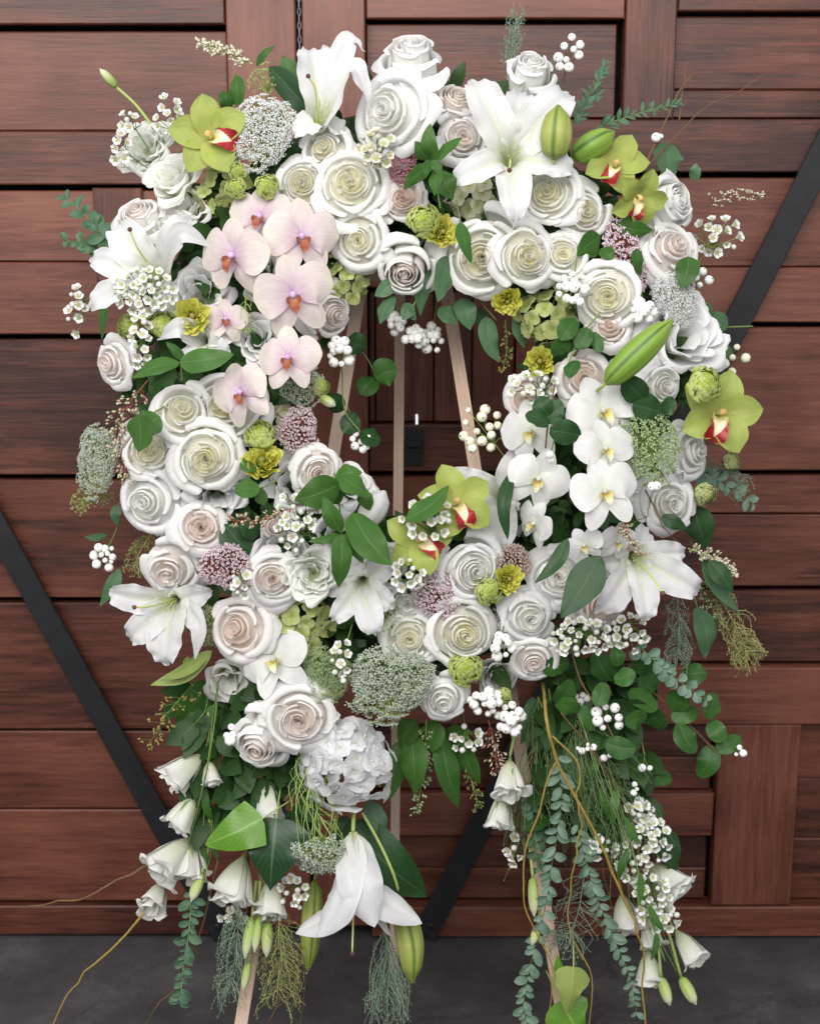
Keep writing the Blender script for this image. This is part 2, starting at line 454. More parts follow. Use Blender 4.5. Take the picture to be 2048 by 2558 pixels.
M['stem'] = speck_mat('stem', [(0.10, 0.17, 0.04), (0.17, 0.26, 0.07)], rough=0.5)
M['stem_pale'] = speck_mat('stem_pale', [(0.30, 0.40, 0.10), (0.40, 0.48, 0.16)], rough=0.45)
M['stem_brown'] = speck_mat('stem_brown', [(0.13, 0.07, 0.03), (0.22, 0.12, 0.06)], rough=0.6)
M['stem_red'] = speck_mat('stem_red', [(0.26, 0.06, 0.05), (0.34, 0.12, 0.09)], rough=0.5)
M['calyx'] = leaf_mat('calyx', (0.16, 0.26, 0.05), (0.28, 0.38, 0.10), (0.34, 0.44, 0.16))
M['anther'] = speck_mat('anther', [(0.10, 0.045, 0.03), (0.16, 0.07, 0.05)], rough=0.8)
M['filament'] = speck_mat('filament', [(0.50, 0.58, 0.20), (0.58, 0.62, 0.26)], rough=0.4)
M['leaf_mid'] = leaf_mat('leaf_mid', (0.024, 0.078, 0.012), (0.060, 0.155, 0.026), (0.11, 0.20, 0.06), rough=0.42, trans=0.18, spec=0.3)
M['leaf_bright'] = leaf_mat('leaf_bright', (0.075, 0.21, 0.012), (0.12, 0.28, 0.02), (0.30, 0.46, 0.12), rough=0.33)
M['leaf_dark'] = leaf_mat('leaf_dark', (0.014, 0.050, 0.014), (0.028, 0.080, 0.022), (0.06, 0.12, 0.05), rough=0.40, spec=0.3)
M['leaf_euc'] = leaf_mat('leaf_euc', (0.045, 0.115, 0.050), (0.095, 0.190, 0.090), (0.13, 0.22, 0.12), rough=0.46)
M['leaf_round'] = leaf_mat('leaf_round', (0.018, 0.068, 0.012), (0.050, 0.142, 0.026), (0.09, 0.18, 0.05), rough=0.42, trans=0.16, spec=0.28)
M['leaf_grey'] = leaf_mat('leaf_grey', (0.115, 0.200, 0.140), (0.195, 0.295, 0.215), (0.23, 0.33, 0.25), rough=0.55)
M['leaf_sage'] = leaf_mat('leaf_sage', (0.045, 0.115, 0.060), (0.095, 0.185, 0.105), (0.14, 0.23, 0.14), rough=0.55)
M['leaf_lime'] = leaf_mat('leaf_lime', (0.20, 0.28, 0.06), (0.30, 0.38, 0.10), (0.40, 0.46, 0.18), rough=0.45)
M['bud_green'] = petal_mat('bud_green', [(0.0, (0.20, 0.33, 0.05)), (0.5, (0.22, 0.38, 0.05)), (1.0, (0.26, 0.38, 0.06))], trans=0.08, vein=0.4, rough=0.38, spec=0.4, streak=(0.05, 0.12, 0.02), full=True)
M['bud_yellow'] = petal_mat('bud_yellow', [(0.0, (0.24, 0.32, 0.06)), (0.5, (0.42, 0.46, 0.13)), (1.0, (0.24, 0.32, 0.05))], trans=0.08, vein=0.6, rough=0.4, streak=(0.09, 0.17, 0.03), full=True)
M['bud_pale'] = petal_mat('bud_pale', [(0.0, (0.26, 0.40, 0.08)), (0.45, (0.46, 0.56, 0.20)), (1.0, (0.76, 0.78, 0.58))], trans=0.12)
M['lace_white'] = speck_mat('lace_white', [(0.66, 0.69, 0.68), (0.86, 0.87, 0.88), (0.90, 0.90, 0.92)], trans=0.2)
M['lace_green'] = speck_mat('lace_green', [(0.20, 0.30, 0.12), (0.34, 0.44, 0.22), (0.46, 0.54, 0.34)], trans=0.1)
M['lace_grey'] = speck_mat('lace_grey', [(0.32, 0.40, 0.30), (0.52, 0.58, 0.48), (0.66, 0.70, 0.62)], trans=0.15)
M['lace_lime'] = speck_mat('lace_lime', [(0.26, 0.40, 0.08), (0.40, 0.54, 0.16), (0.50, 0.60, 0.26)], trans=0.15)
M['rice_pink'] = speck_mat('rice_pink', [(0.50, 0.28, 0.35), (0.74, 0.58, 0.63), (0.84, 0.76, 0.79), (0.80, 0.70, 0.74)], trans=0.15)
M['rice_deep'] = speck_mat('rice_deep', [(0.40, 0.12, 0.18), (0.58, 0.26, 0.33), (0.66, 0.42, 0.47)], trans=0.1)
M['rice_tan'] = speck_mat('rice_tan', [(0.36, 0.26, 0.22), (0.58, 0.46, 0.40), (0.70, 0.62, 0.56)], trans=0.1)
M['wax_white'] = petal_mat('wax_white', [(0.0, (0.74, 0.78, 0.66)), (0.5, (0.91, 0.91, 0.91))], trans=0.2, vein=0.1)
M['wax_cream'] = petal_mat('wax_cream', [(0.0, (0.56, 0.54, 0.40)), (0.5, (0.72, 0.69, 0.58))], trans=0.15, vein=0.1)
M['wax_eye'] = speck_mat('wax_eye', [(0.28, 0.33, 0.12), (0.42, 0.44, 0.20), (0.44, 0.36, 0.22)], rough=0.5)
M['berry'] = speck_mat('berry', [(0.85, 0.85, 0.82), (0.91, 0.91, 0.89)], rough=0.42, spec=0.35)
M['berry_cream'] = speck_mat('berry_cream', [(0.74, 0.74, 0.56), (0.80, 0.79, 0.66)], rough=0.38, spec=0.45)
M['berry_dot'] = speck_mat('berry_dot', [(0.10, 0.06, 0.04), (0.16, 0.12, 0.06)], rough=0.8)
M['willow'] = speck_mat('willow', [(0.17, 0.105, 0.025), (0.30, 0.21, 0.05), (0.38, 0.28, 0.08)], rough=0.55, scale=40)
M['willow_dark'] = speck_mat('willow_dark', [(0.10, 0.055, 0.025), (0.20, 0.11, 0.05)], rough=0.55, scale=40)
M['plume_grey'] = speck_mat('plume_grey', [(0.12, 0.19, 0.14), (0.20, 0.28, 0.20), (0.28, 0.34, 0.24)], rough=0.6)
M['plume_gold'] = speck_mat('plume_gold', [(0.14, 0.19, 0.06), (0.28, 0.28, 0.10), (0.36, 0.33, 0.14)], rough=0.6)
M['plume_green'] = speck_mat('plume_green', [(0.05, 0.10, 0.04), (0.11, 0.18, 0.06), (0.17, 0.24, 0.10)], rough=0.6)
M['seed'] = speck_mat('seed', [(0.16, 0.19, 0.05), (0.28, 0.24, 0.07), (0.32, 0.22, 0.08)], rough=0.5)
M['cream_floret'] = speck_mat('cream_floret', [(0.56, 0.52, 0.36), (0.72, 0.68, 0.52), (0.78, 0.75, 0.62)], rough=0.6, trans=0.15)
M['pieris'] = speck_mat('pieris', [(0.30, 0.10, 0.10), (0.34, 0.36, 0.20), (0.56, 0.58, 0.40), (0.45, 0.24, 0.20)], rough=0.6)
M['pine'] = wood_mat('pine', 2, (0.42, 0.28, 0.20), (0.58, 0.42, 0.32), (0.68, 0.53, 0.43), rough=0.55, bump=0.1)
M['moss'] = speck_mat('moss', [(0.008, 0.014, 0.006), (0.020, 0.034, 0.012), (0.035, 0.05, 0.02)], rough=0.95, scale=90)
M['ivy_dark'] = leaf_mat('ivy_dark', (0.010, 0.040, 0.014), (0.020, 0.064, 0.022), (0.13, 0.22, 0.11), rough=0.28, spec=0.5)
M['filler'] = leaf_mat('filler', (0.012, 0.040, 0.009), (0.036, 0.092, 0.020), (0.05, 0.09, 0.03), rough=0.45, trans=0.14, spec=0.25)
# ------------------------------------------------------------------ flower builders
def cymb_lip_mat():
    m, nt, out = new_mat('cymb_lip')
    uv = N_(nt, 'ShaderNodeUVMap')
    sep = N_(nt, 'ShaderNodeSeparateXYZ'); nt.links.new(uv.outputs[0], sep.inputs[0])
    nz = N_(nt, 'ShaderNodeTexNoise'); nt.links.new(uv.outputs[0], nz.inputs['Vector']); nz.inputs['Scale'].default_value = 14
    e = math_(nt, 'MULTIPLY', math_(nt, 'ABSOLUTE', math_(nt, 'SUBTRACT', sep.outputs[0], 0.5)), 2.0)
    a = math_(nt, 'ADD', math_(nt, 'MULTIPLY', e, 0.42), math_(nt, 'MULTIPLY', sep.outputs[1], 0.72))
    a = math_(nt, 'ADD', a, math_(nt, 'MULTIPLY', math_(nt, 'SUBTRACT', nz.outputs[0], 0.5), 0.12))
    c = ramp(nt, a, [(0.0, (0.72, 0.60, 0.06)), (0.28, (0.82, 0.76, 0.50)), (0.54, (0.78, 0.66, 0.45)), (0.60, (0.34, 0.015, 0.018)), (0.98, (0.28, 0.01, 0.015)), (1.0, (0.45, 0.12, 0.08))])
    p = N_(nt, 'ShaderNodeBsdfPrincipled'); nt.links.new(c, p.inputs['Base Color'])
    p.inputs['Roughness'].default_value = 0.45
    nt.links.new(p.outputs[0], out.inputs[0])
    return m
M['cymb_lip'] = cymb_lip_mat()

def ring_petal(ctrl, th, W, seed, umin=0.38, spiral=0.0, ruff=0.0, rk=7, tip=0.0, nu=10, nv=9, wob=0.03, expo=3.0, base_w=0.5):
    """petal wrapped round the flower axis; ctrl: profile [(r, z)...] from base to lip"""
    rs = np.random.RandomState(seed)
    prof = catmull([(r, z, 0) for r, z in ctrl], 40)
    ug = np.linspace(0, 1, nu); v = np.linspace(-1, 1, nv)
    ph = rs.rand(6) * 6.28
    lo = 0.30
    top = lo + (1 - lo) * np.clip(1 - np.abs(v) ** (expo * 0.95), 0, 1) ** 0.55
    top = top * (1 - umin * 0.35 * v ** 2) + 0.02 * np.sin(2.5 * v + ph[0]) * (1 - v ** 2)
    top = np.clip(top / 1.02, 0.2, 1)
    v = np.sign(v) * np.abs(v) ** 0.85
    U = ug[:, None] * top[None]
    idx = U * 39
    i0 = np.clip(idx.astype(int), 0, 38); fr = idx - i0
    r = prof[i0, 0] * (1 - fr) + prof[i0 + 1, 0] * fr
    z = prof[i0, 1] * (1 - fr) + prof[i0 + 1, 1] * fr
    V = np.repeat(v[None], nu, 0)
    th_ = th + W * V * (base_w + (1 - base_w) * np.sqrt(np.clip(U, 0, 1)))
    r = r + spiral * V * U
    r = r * (1 + wob * np.sin(3 * V + ph[1]) * U) + tip * np.exp(-(V / 0.33) ** 2) * np.clip(U - 0.75, 0, 1) * 4
    z = z - tip * 0.5 * np.exp(-(V / 0.33) ** 2) * np.clip(U - 0.8, 0, 1) * 5
    if ruff:
        g = U ** 3
        r = r + ruff * g * np.sin(rk * V + ph[2]) + 0.5 * ruff * g * np.sin(2.3 * rk * V + ph[3])
        z = z + ruff * 0.8 * g * np.sin(1.4 * rk * V + ph[4])
    r = np.maximum(r, 0.003)
    return np.stack([r * np.cos(th_), r * np.sin(th_), z], 2)

GA = 2.39996
def rose_profile(kind, t, rs):
    j = lambda a: 1 + a * (rs.rand() - 0.5)
    if kind == 'open':
        o = max(0.0, (t - 0.60) / 0.40)
        R = (0.10 + 0.80 * t ** 1.0) * j(0.07) + 0.30 * o * j(0.8)
        zr = 0.50 - 0.38 * t - 0.16 * t ** 2.6 - 0.04 * o
        lip = 0.015 + 0.05 * t + 0.22 * o
        rb = 0.05 + 0.30 * t
        bl = 0.05 * (1 - o) * min(1, t * 5)
        dep = 0.22 + 0.12 * t + 0.30 * o
        inn = 0.15 + 0.08 * t + 0.30 * o
        return [(max(0.02, R - lip - inn), zr - dep), (max(0.03, R - lip - inn * 0.45), zr - dep * 0.86), (R - lip + bl * 0.6, zr - dep * 0.5), (R - lip + bl * 0.4, zr - 0.04), (R - lip * 0.4, zr), (R, zr - 0.015 - 0.04 * o), (R + 0.08 * lip, zr - 0.03 - 0.35 * lip * o)]
    if kind == 'loose':
        o = max(0.0, (t - 0.45) / 0.55)
        R = (0.12 + 0.66 * t ** 0.9) * j(0.14) + 0.36 * o * j(0.7)
        zr = 0.50 - 0.34 * t - 0.26 * t ** 2.2 + 0.10 * (rs.rand() - 0.5)
        lip = 0.03 + 0.05 * t + 0.26 * o
        rb = 0.05 + 0.26 * t
        bl = 0.07 * (1 - o) * min(1, t * 4)
        dep = 0.20 + 0.10 * t + 0.30 * o
        inn = 0.17 + 0.10 * t + 0.30 * o
        return [(max(0.02, R - lip - inn), zr - dep), (max(0.03, R - lip - inn * 0.45), zr - dep * 0.86), (R - lip + bl * 0.6, zr - dep * 0.5), (R - lip + bl * 0.5, zr - 0.05), (R - lip * 0.4, zr), (R, zr - 0.02 - 0.06 * o), (R + 0.06 * lip, zr - 0.04 - 0.45 * lip * o)]
    if kind == 'cup':
        R = (0.12 + 0.62 * t ** 1.0) * j(0.08)
        o = max(0.0, (t - 0.66) / 0.34)
        R += 0.28 * o
        zr = 0.58 - 0.16 * t - 0.30 * o
        lip = 0.02 + 0.06 * t + 0.16 * o
        rb = 0.06 + 0.18 * t
        zb = -0.75
        bl = 0.09 * (1 - o)
        h = zr - zb
        return [(rb, zb), (R - lip + bl, zb + 0.42 * h), (R - lip + bl, zr - 0.30), (R - lip + 0.3 * bl, zr - 0.08), (R - lip * 0.5, zr), (R, zr - 0.02 - 0.10 * o), (R + 0.15 * lip, zr - 0.03 - 0.6 * lip * o)]

def build_rose_kind(kind, seed):
    """returns (heart mesh, [petal meshes])"""
    rs = np.random.RandomState(seed)
    N = {'open': 20, 'loose': 15, 'cup': 16}[kind]
    nh = {'open': 7, 'loose': 4, 'cup': 5}[kind]
    hb = MB()
    a = np.linspace(0, 2.6 * 2 * np.pi, 60)
    rad = (0.02 + 0.10 * (a / a[-1])) * (1 + 0.18 * np.sin(a * 1.7 + seed))
    zt = {'open': 0.47, 'loose': 0.46, 'cup': 0.52}[kind] + 0.03 * np.sin(a * 0.7)
    us = np.linspace(0, 1, 5)
    P = np.zeros((5, 60, 3))
    for q, u in enumerate(us):
        rr = rad * (0.75 + 0.3 * u) + 0.012 * u ** 3
        P[q, :, 0] = rr * np.cos(a); P[q, :, 1] = rr * np.sin(a); P[q, :, 2] = -0.2 + (zt + 0.2) * u
    hb.grid(P)
    # shallow bowl where the petal bases overlap
    zc = {'open': lambda r: 0.22 - 0.42 * r, 'loose': lambda r: 0.20 - 0.42 * r, 'cup': lambda r: 0.22 - 1.2 * r}[kind]
    rr_ = np.linspace(0.02, 0.80 if kind != 'cup' else 0.5, 7); ba = np.linspace(0, 2 * np.pi, 20, endpoint=False)
    hb.grid(np.array([[(r * math.cos(q), r * math.sin(q), zc(r)) for q in ba] for r in rr_]), closed=True)
    petals = []
    th = rs.rand() * 6.28
    for i in range(N):
        t = (i + 0.6) / N
        th += GA + 0.7 * (rs.rand() - 0.5)
        W = (1.65 - 0.52 * t) * (1 + 0.2 * (rs.rand() - 0.5)) * (1.1 if kind == 'loose' else 1.0)
        ctrl = rose_profile(kind, t, rs)
        Pp = ring_petal(ctrl, th, W, seed * 100 + i, umin=0.30 - 0.05 * t, spiral=0.045 + 0.035 * rs.rand(), ruff=0.010 + (0.055 if kind != 'loose' else 0.085) * t * t * rs.rand(),
                        rk=4 + 3 * rs.rand(), tip=(0.03 + 0.17 * rs.rand()) * t * t, nu=13, nv=17)
        Pp = Pp + np.array([rs.randn() * 0.022, rs.randn() * 0.022, rs.randn() * 0.026]) * (0.6 + t)
        if i < nh:
            hb.grid(Pp)
        else:
            b = MB(); b.grid(Pp); petals.append(b.mesh('rose_petal'))
    return hb.mesh('rose_heart'), petals

ROSES = {'open': [build_rose_kind('open', s) for s in (11, 12, 13, 14)], 'cup': [build_rose_kind('cup', s) for s in (21, 22, 23)], 'loose': [build_rose_kind('loose', s) for s in (24, 25, 26, 27)]}

def stem_mesh(L, r, bend=0.15):
    b = MB()
    z = np.linspace(0, -L, 5)
    b.tube([(bend * L * (k / 4) ** 2, 0, zz) for k, zz in enumerate(z)], r, 6)
    return b.mesh('stem')
def calyx_mesh():
    b = MB()
    b.ball((0, 0, -0.62), 0.17, 8, 6, 0, (1, 1, 0.8))
    for k in range(5):
        a = k * 1.2566
        d = np.array([math.cos(a), math.sin(a), 0])
        b.grid(blade([d * 0.08 + [0, 0, -0.62], d * 0.35 + [0, 0, -0.50], d * 0.62 + [0, 0, -0.62]], 0.10, (0, 0, 1), 6, 3))
    return b.mesh('calyx')
STEM = stem_mesh(1.3, 0.05); CALYX = calyx_mesh()

cnt = {'rose': 0}
def rose(px, py, diam, fx, fz, label, col='w', kind='open', dd=0.0, roll=None, group='roses in the wreath', sy=1.0):
    i = cnt['rose']; cnt['rose'] += 1
    if kind == 'open' and i % 4 == 1:
        kind = 'loose'
    fx += RNG.uniform(-0.22, 0.22); fz += RNG.uniform(-0.22, 0.22)
    deep = RNG.uniform(0.95, 1.45)
    d = ring_depth(px, py) + dd
    r = msize(diam, d) / 2 * 1.09
    var = ROSES[kind]
    heart, pets = var[i % len(var)]
    m = Matrix.Translation(at(px, py, d)) @ face(fx, fz, RNG.uniform(0, 360) if roll is None else roll)
    t = thing('rose', label, 'rose', m, group)
    sc = Matrix.Diagonal((r * RNG.uniform(0.94, 1.03), r * RNG.uniform(0.94, 1.03), r * deep, 1))
    mats = {'w': ('rose_heart', 'rose_cream', 'rose_white'), 'p': ('rose_white', 'rose_white', 'pure_white'), 'b': ('blush_heart', 'blush_inner', 'blush_outer'), 'm': ('blush_inner', 'blush_outer', 'rose_white'), 't': ('blush_heart', 'blush_heart', 'blush_inner')}[col]
    obj('heart', heart, M[mats[0]], t, sc)
    n = len(pets)
    for k, pm in enumerate(pets):
        obj('petal', pm, M[mats[1] if k < n * 0.45 else mats[2]], t, sc)
    obj('calyx', CALYX, M['calyx'], t, sc)
    obj('stem', STEM, M['stem'], t, Matrix.Translation((0, 0, -0.6 * r)) @ sc)
    return t

# ---- ranunculus
def build_ran(kind, seed):
    rs = np.random.RandomState(seed)
    N = 38 if kind == 'g' else 34
    hb = MB(); petals = []
    th = 0.0
    if kind == 'y':
        hb.ball((0, 0, 0.15), 0.17, 8, 6, 1)
    else:
        hb.ball((0, 0, 0.52), 0.15, 8, 6, 0)
        hb.ball((0, 0, -0.02), 0.62, 12, 9, 0)
    for i in range(N):
        t = (i + 0.5) / N
        th += GA + 0.8 * (rs.rand() - 0.5)
        if kind == 'g':
            Rb = 0.28 + 0.72 * t ** 0.85
            rim = 0.08 + 0.80 * t ** 1.0
            zr = 0.66 - 0.50 * t ** 1.5 + 0.07 * (rs.rand() - 0.5)
            ctrl = [(0.06, -0.75), (0.75 * Rb, -0.55), (Rb, -0.05), (0.5 * Rb + 0.5 * rim, zr - 0.12), (rim, zr)]
            Pp = ring_petal(ctrl, th, 0.80 - 0.22 * t, seed * 50 + i, umin=0.22, spiral=0.08 * (rs.rand() - 0.2), ruff=0.055, rk=5, tip=0.02, nu=8, nv=9)
        else:
            R = 0.26 + 0.76 * t
            zr = 0.42 - 0.35 * t ** 1.5 + 0.1 * rs.rand()
            ctrl = [(0.08, -0.6), (0.6 * R, -0.3), (0.85 * R, zr - 0.2), (R, zr)]
            Pp = ring_petal(ctrl, th, 0.78 - 0.18 * t, seed * 50 + i, umin=0.2, spiral=0.04, ruff=0.09, rk=5, nu=8, nv=9)
        if i < (24 if kind == 'g' else 18):
            hb.grid(Pp)
        else:
            b = MB(); b.grid(Pp); petals.append(b.mesh('ranunculus_petal'))
    return hb.mesh('ranunculus_heart'), petals
RANS = {'g': [build_ran('g', 31), build_ran('g', 32)], 'y': [build_ran('y', 33), build_ran('y', 34)]}
def ranunculus(px, py, diam, kind, label, fx=0.0, fz=0.0, dd=0.03, mat=None):
    d = ring_depth(px, py) + dd
    r = msize(diam, d) / 2
    m = Matrix.Translation(at(px, py, d)) @ face(fx, fz, RNG.uniform(0, 360))
    t = thing('ranunculus', label, 'ranunculus', m, 'ranunculus blooms')
    sc = Matrix.Diagonal((r, r, r, 1))
    heart, pets = RNG.choice(RANS[kind])
    pm = M[mat] if mat else M['ran_green' if kind == 'g' else 'ran_yellow']
    obj('heart', heart, [pm, M['seed']], t, sc)
    for p in pets:
        obj('petal', p, pm, t, sc)
    obj('stem', STEM, M['stem_pale'], t, Matrix.Translation((0, 0, -0.6 * r)) @ sc)
    return t

# ---- lisianthus (bell) and carnation
def build_bell(seed, openness=1.0, frill=0.05, n=11, depth=1.5):
    rs = np.random.RandomState(seed)
    out = []
    th = rs.rand() * 6
    for i in range(n):
        t = (i + 0.5) / n
        th += GA + 0.3 * (rs.rand() - 0.5)
        R = (0.30 + 0.70 * t) * (0.65 + 0.35 * openness)
        zr = 0.18 - 0.12 * t + 0.24 * (rs.rand() - 0.4)
        ctrl = [(0.06, -depth), (0.22 + 0.2 * t, -depth * 0.72), (0.62 * R + 0.1 * t, -depth * 0.36), (0.86 * R, -0.08), (R, zr), (R + 0.12 * t * openness, zr - 0.03 - 0.14 * t * openness)]
        P = ring_petal(ctrl, th, 1.05, seed * 77 + i, umin=0.3, spiral=0.10, ruff=frill * (0.5 + t), rk=2.2 + 2.6 * rs.rand(), nu=13, nv=17, wob=0.15, base_w=0.75)
        b = MB(); b.grid(P); out.append(b.mesh('petal'))
    return out
BELLS = [build_bell(41, 0.80, 0.11, 9, 1.7), build_bell(42, 0.65, 0.12, 8, 1.7), build_bell(43, 0.95, 0.13, 10, 1.7), build_bell(46, 0.75, 0.12, 9, 1.7)]
OPENS = [build_bell(44, 1.25, 0.10, 15, 0.9), build_bell(45, 1.2, 0.11, 15, 0.9), build_bell(47, 1.1, 0.12, 15, 0.9)]
CARNS = [build_bell(51, 1.15, 0.13, 24, 0.75), build_bell(52, 1.2, 0.14, 24, 0.75)]
def sepals_mesh(depth):
    b = MB()
    b.ball((0, 0, -depth), 0.10, 8, 6, 0, (1, 1, 1.6))
    for k in range(5):
        a = k * 1.2566
        d = np.array([math.cos(a), math.sin(a), 0])
        b.grid(blade([d * 0.08 + [0, 0, -depth], d * 0.34 + [0, 0, -depth * 0.7], d * 0.55 + [0, 0, -depth * 0.35]], 0.07, d, 6, 3))
    return b.mesh('sepals')
SEPALS = {1.7: sepals_mesh(1.7), 0.9: sepals_mesh(0.9)}
cnt['l'] = 0
def lisianthus(px, py, diam, fx, fz, label, style='bell', dd=0.0, stem_to=None, mat='lisi_white', name='lisianthus', group='lisianthus blooms', roll=None, n3=None, squash=1.0):
    """diam: mouth diameter. For a bell the pixel is the middle of its body"""
    i = cnt['l']; cnt['l'] += 1
    d = ring_depth(px, py) + dd
    r = msize(diam * (1.14 if style == 'bell' else 1.06), d) / 2
    R = frame(Vector(n3), roll=RNG.uniform(0, 360)) if n3 else face(fx, fz, RNG.uniform(0, 360) if roll is None else roll)
    pos = at(px, py, d)
    src = {'bell': BELLS, 'open': OPENS, 'carn': CARNS}[style]
    dep = {'bell': 1.7, 'open': 0.9, 'carn': 0.7}[style]
    if style == 'bell':
        pos = pos + (R.to_3x3() @ Vector((0, 0, 0.62 * r)))
    m = Matrix.Translation(pos) @ R
    t = thing(name, label, name, m, group)
    sc = Matrix.Diagonal((r * squash, r * squash, r, 1))
    for p in src[i % len(src)]:
        obj('petal', p, M[mat], t, sc)
    if style != 'carn':
        obj('sepals', SEPALS[dep], M['calyx'], t, sc)
    inv = m.inverted()
    b = MB()
    base = Vector((0, 0, -dep * r))
    if stem_to is not None:
        pts = [base, base + Vector((0, 0, -0.5 * r))] + [inv @ at(*p) for p in stem_to]
        b.tube(catmull(pts, 6 * len(pts)), 0.0016, 6)
    else:
        b.tube([base, base + Vector((0.02 * r, 0, -0.8 * r)), base + Vector((0.15 * r, 0, -1.5 * r))], 0.0018, 6)
    obj('stem', b.mesh('stem'), M['stem_pale'], t)
    return t

# ---- lily, each tepal placed by its tip
def lily(px, py, label, tips, axis=(0, -1, 0.1), dd=0.02, pistil=None, depth=None, base=None, ruffle=0.17, stamens=True, bulge=0.25, stem_to=None, radial=False):
    d = (ring_depth(px, py) if depth is None else depth) + dd
    throat = at(px, py, d)
    ax = Vector(axis).normalized()
    b0 = at(base[0], base[1], d + (base[2] if len(base) > 2 else 0)) if base else throat - ax * 0.045
    t = thing('lily', label, 'lily', Matrix.Translation(b0), 'lilies in the wreath')
    for k, tp in enumerate(tips):
        x, y, td, w = tp[:4]
        tip = at(x, y, d + td)
        if len(tp) > 4:
            c = at(tp[4], tp[5], d + (tp[6] if len(tp) > 6 else 0.03))
            spine = [b0, throat * 0.6 + b0 * 0.4 + (c - throat) * 0.15, c, tip]
        else:
            L = (tip - throat).length
            tip = tip - ax * (0.16 * L)
            mid = throat.lerp(tip, 0.52) + ax * (bulge * L * 0.75)
            near = throat.lerp(tip, 0.18) + ax * (bulge * L * 0.25)
            late = throat.lerp(tip, 0.82) + ax * (bulge * L * 0.72)
            spine = [b0, near, mid, late, tip]
        sp = [np.array(p - b0) for p in spine]
        mn = sp[0] * 0 + np.array(ax)
        out = unit(np.array(tip - throat))
        n0 = np.array(ax) * 0.6 - out * 0.8
        n1 = np.array(ax) * 1.0 + out * 0.35
        if radial:
            ac = at(898, 2225, d + 0.015)
            q = np.array(c - ac); q[2] = 0.0
            n0 = n1 = unit(q + np.array([0, -0.004, 0]))
        P = blade(sp, msize(w, d) / 2, np.stack([n0, n1]), 34, 13, cup=-0.35 if radial else 0.20, ridge=0.16, ruffle=ruffle, rk=17, seed=900 + k + int(px), shape=(lambda u: (0.16 + 0.84 * np.sin(np.pi * np.clip(u * 0.74, 0, 1)) ** 1.6) * np.clip(1 - u ** 6, 0, 1) ** 0.7) if radial else 'lily')
        b = MB(); b.grid(P)
        obj('petal', b.mesh('lily_petal'), M['lily'], t)
    loc = lambda p: p - b0
    if pistil:
        p1 = at(pistil[0], pistil[1], d + (pistil[2] if len(pistil) > 2 else 0.07))
        mid = throat.lerp(p1, 0.5) + ax * 0.012
        b = MB(); b.tube(catmull([loc(b0.lerp(throat, 0.4)), loc(mid), loc(p1)], 12), 0.0016, 6)
        o = obj('pistil', b.mesh('pistil'), M['filament'], t)
        b = MB(); b.ball(loc(p1), 0.0038, 8, 6); obj('stigma', b.mesh('stigma'), M['anther'], o)
    if stamens:
        rs = random.Random(int(px))
        m3 = frame(ax).to_3x3()
        for k in range(6):
            a = k * 1.047 + rs.random() * 0.5
            e = throat + ax * (0.030 + 0.012 * rs.random()) + m3 @ Vector((math.cos(a), math.sin(a), 0)) * (0.012 + 0.008 * rs.random())
            b = MB(); b.tube(catmull([loc(b0.lerp(throat, 0.5)), loc(throat.lerp(e, 0.5)), loc(e)], 8), 0.0009, 5)
            obj('stamen', b.mesh('stamen'), M['filament'], t)
    b = MB()
    if stem_to:
        b.tube(catmull([Vector((0, 0, 0))] + [loc(at(*p)) for p in stem_to], 14), 0.0035, 7)
    else:
        b.tube([Vector((0, 0, 0)), -ax * 0.03, -ax * 0.07], 0.004, 7)
    obj('stem', b.mesh('stem'), M['stem_pale'], t)
    return t

def ellip_bud(px0, py0, px1, py1, w, label, mat, d=None, dd=0.05, name='lily_bud', curve=(0, 0), ends=None, stem=None, group='lily buds'):
    """spindle bud of three fused segments from base pixel to tip pixel"""
    d = (ring_depth((px0 + px1) / 2, (py0 + py1) / 2) if d is None else d) + dd
    A = at(px0, py0, d); B = at(px1, py1, d + 0.012)
    mid = at((px0 + px1) / 2 + curve[0], (py0 + py1) / 2 + curve[1], d + 0.01)
    t = thing(name, label, 'bud', Matrix.Translation(A), group)
    spine = catmull([A - A, mid - A, B - A], 22)
    u = np.linspace(0, 1, 22)
    tw = unit(np.gradient(spine, axis=0))
    aa = unit(np.cross(tw, np.array([0.0, -1.0, 0.02]))); bb = np.cross(tw, aa)
    W = msize(w, d) / 2
    prof = W * (0.30 + 0.70 * np.sin(np.pi * (0.10 + 0.88 * u)) ** 0.8) * np.clip((1.02 - u) * 5, 0.0, 1) ** 0.6 * np.clip(u * 7 + 0.35, 0, 1)
    for k in range(3):
        th = np.linspace(-1.08, 1.08, 15) + k * 2.094 + 2.41
        rr = prof[:, None] * (1 + 0.14 * np.cos((th - k * 2.094 - 2.41) * 1.45) - 0.07 * np.exp(-((th - k * 2.094 - 2.41) / 0.12) ** 2))[None]
        P = spine[:, None, :] + rr[:, :, None] * (np.cos(th)[None, :, None] * aa[:, None, :] + np.sin(th)[None, :, None] * bb[:, None, :])
        b = MB(); b.grid(P); obj('segment', b.mesh('segment'), M[mat], t)
    b = MB()
    back = unit(-tw[0])
    pts = [np.zeros(3), back * 0.008 + np.array([0, 0.012, 0]), back * 0.01 + np.array([0, 0.05, 0])] if not stem else [np.zeros(3)] + [np.array(at(*p) - A) for p in stem]
    b.tube(catmull(pts, 12), 0.0026, 6)
    obj('stem', b.mesh('stem'), M['stem_pale'], t)
    return t

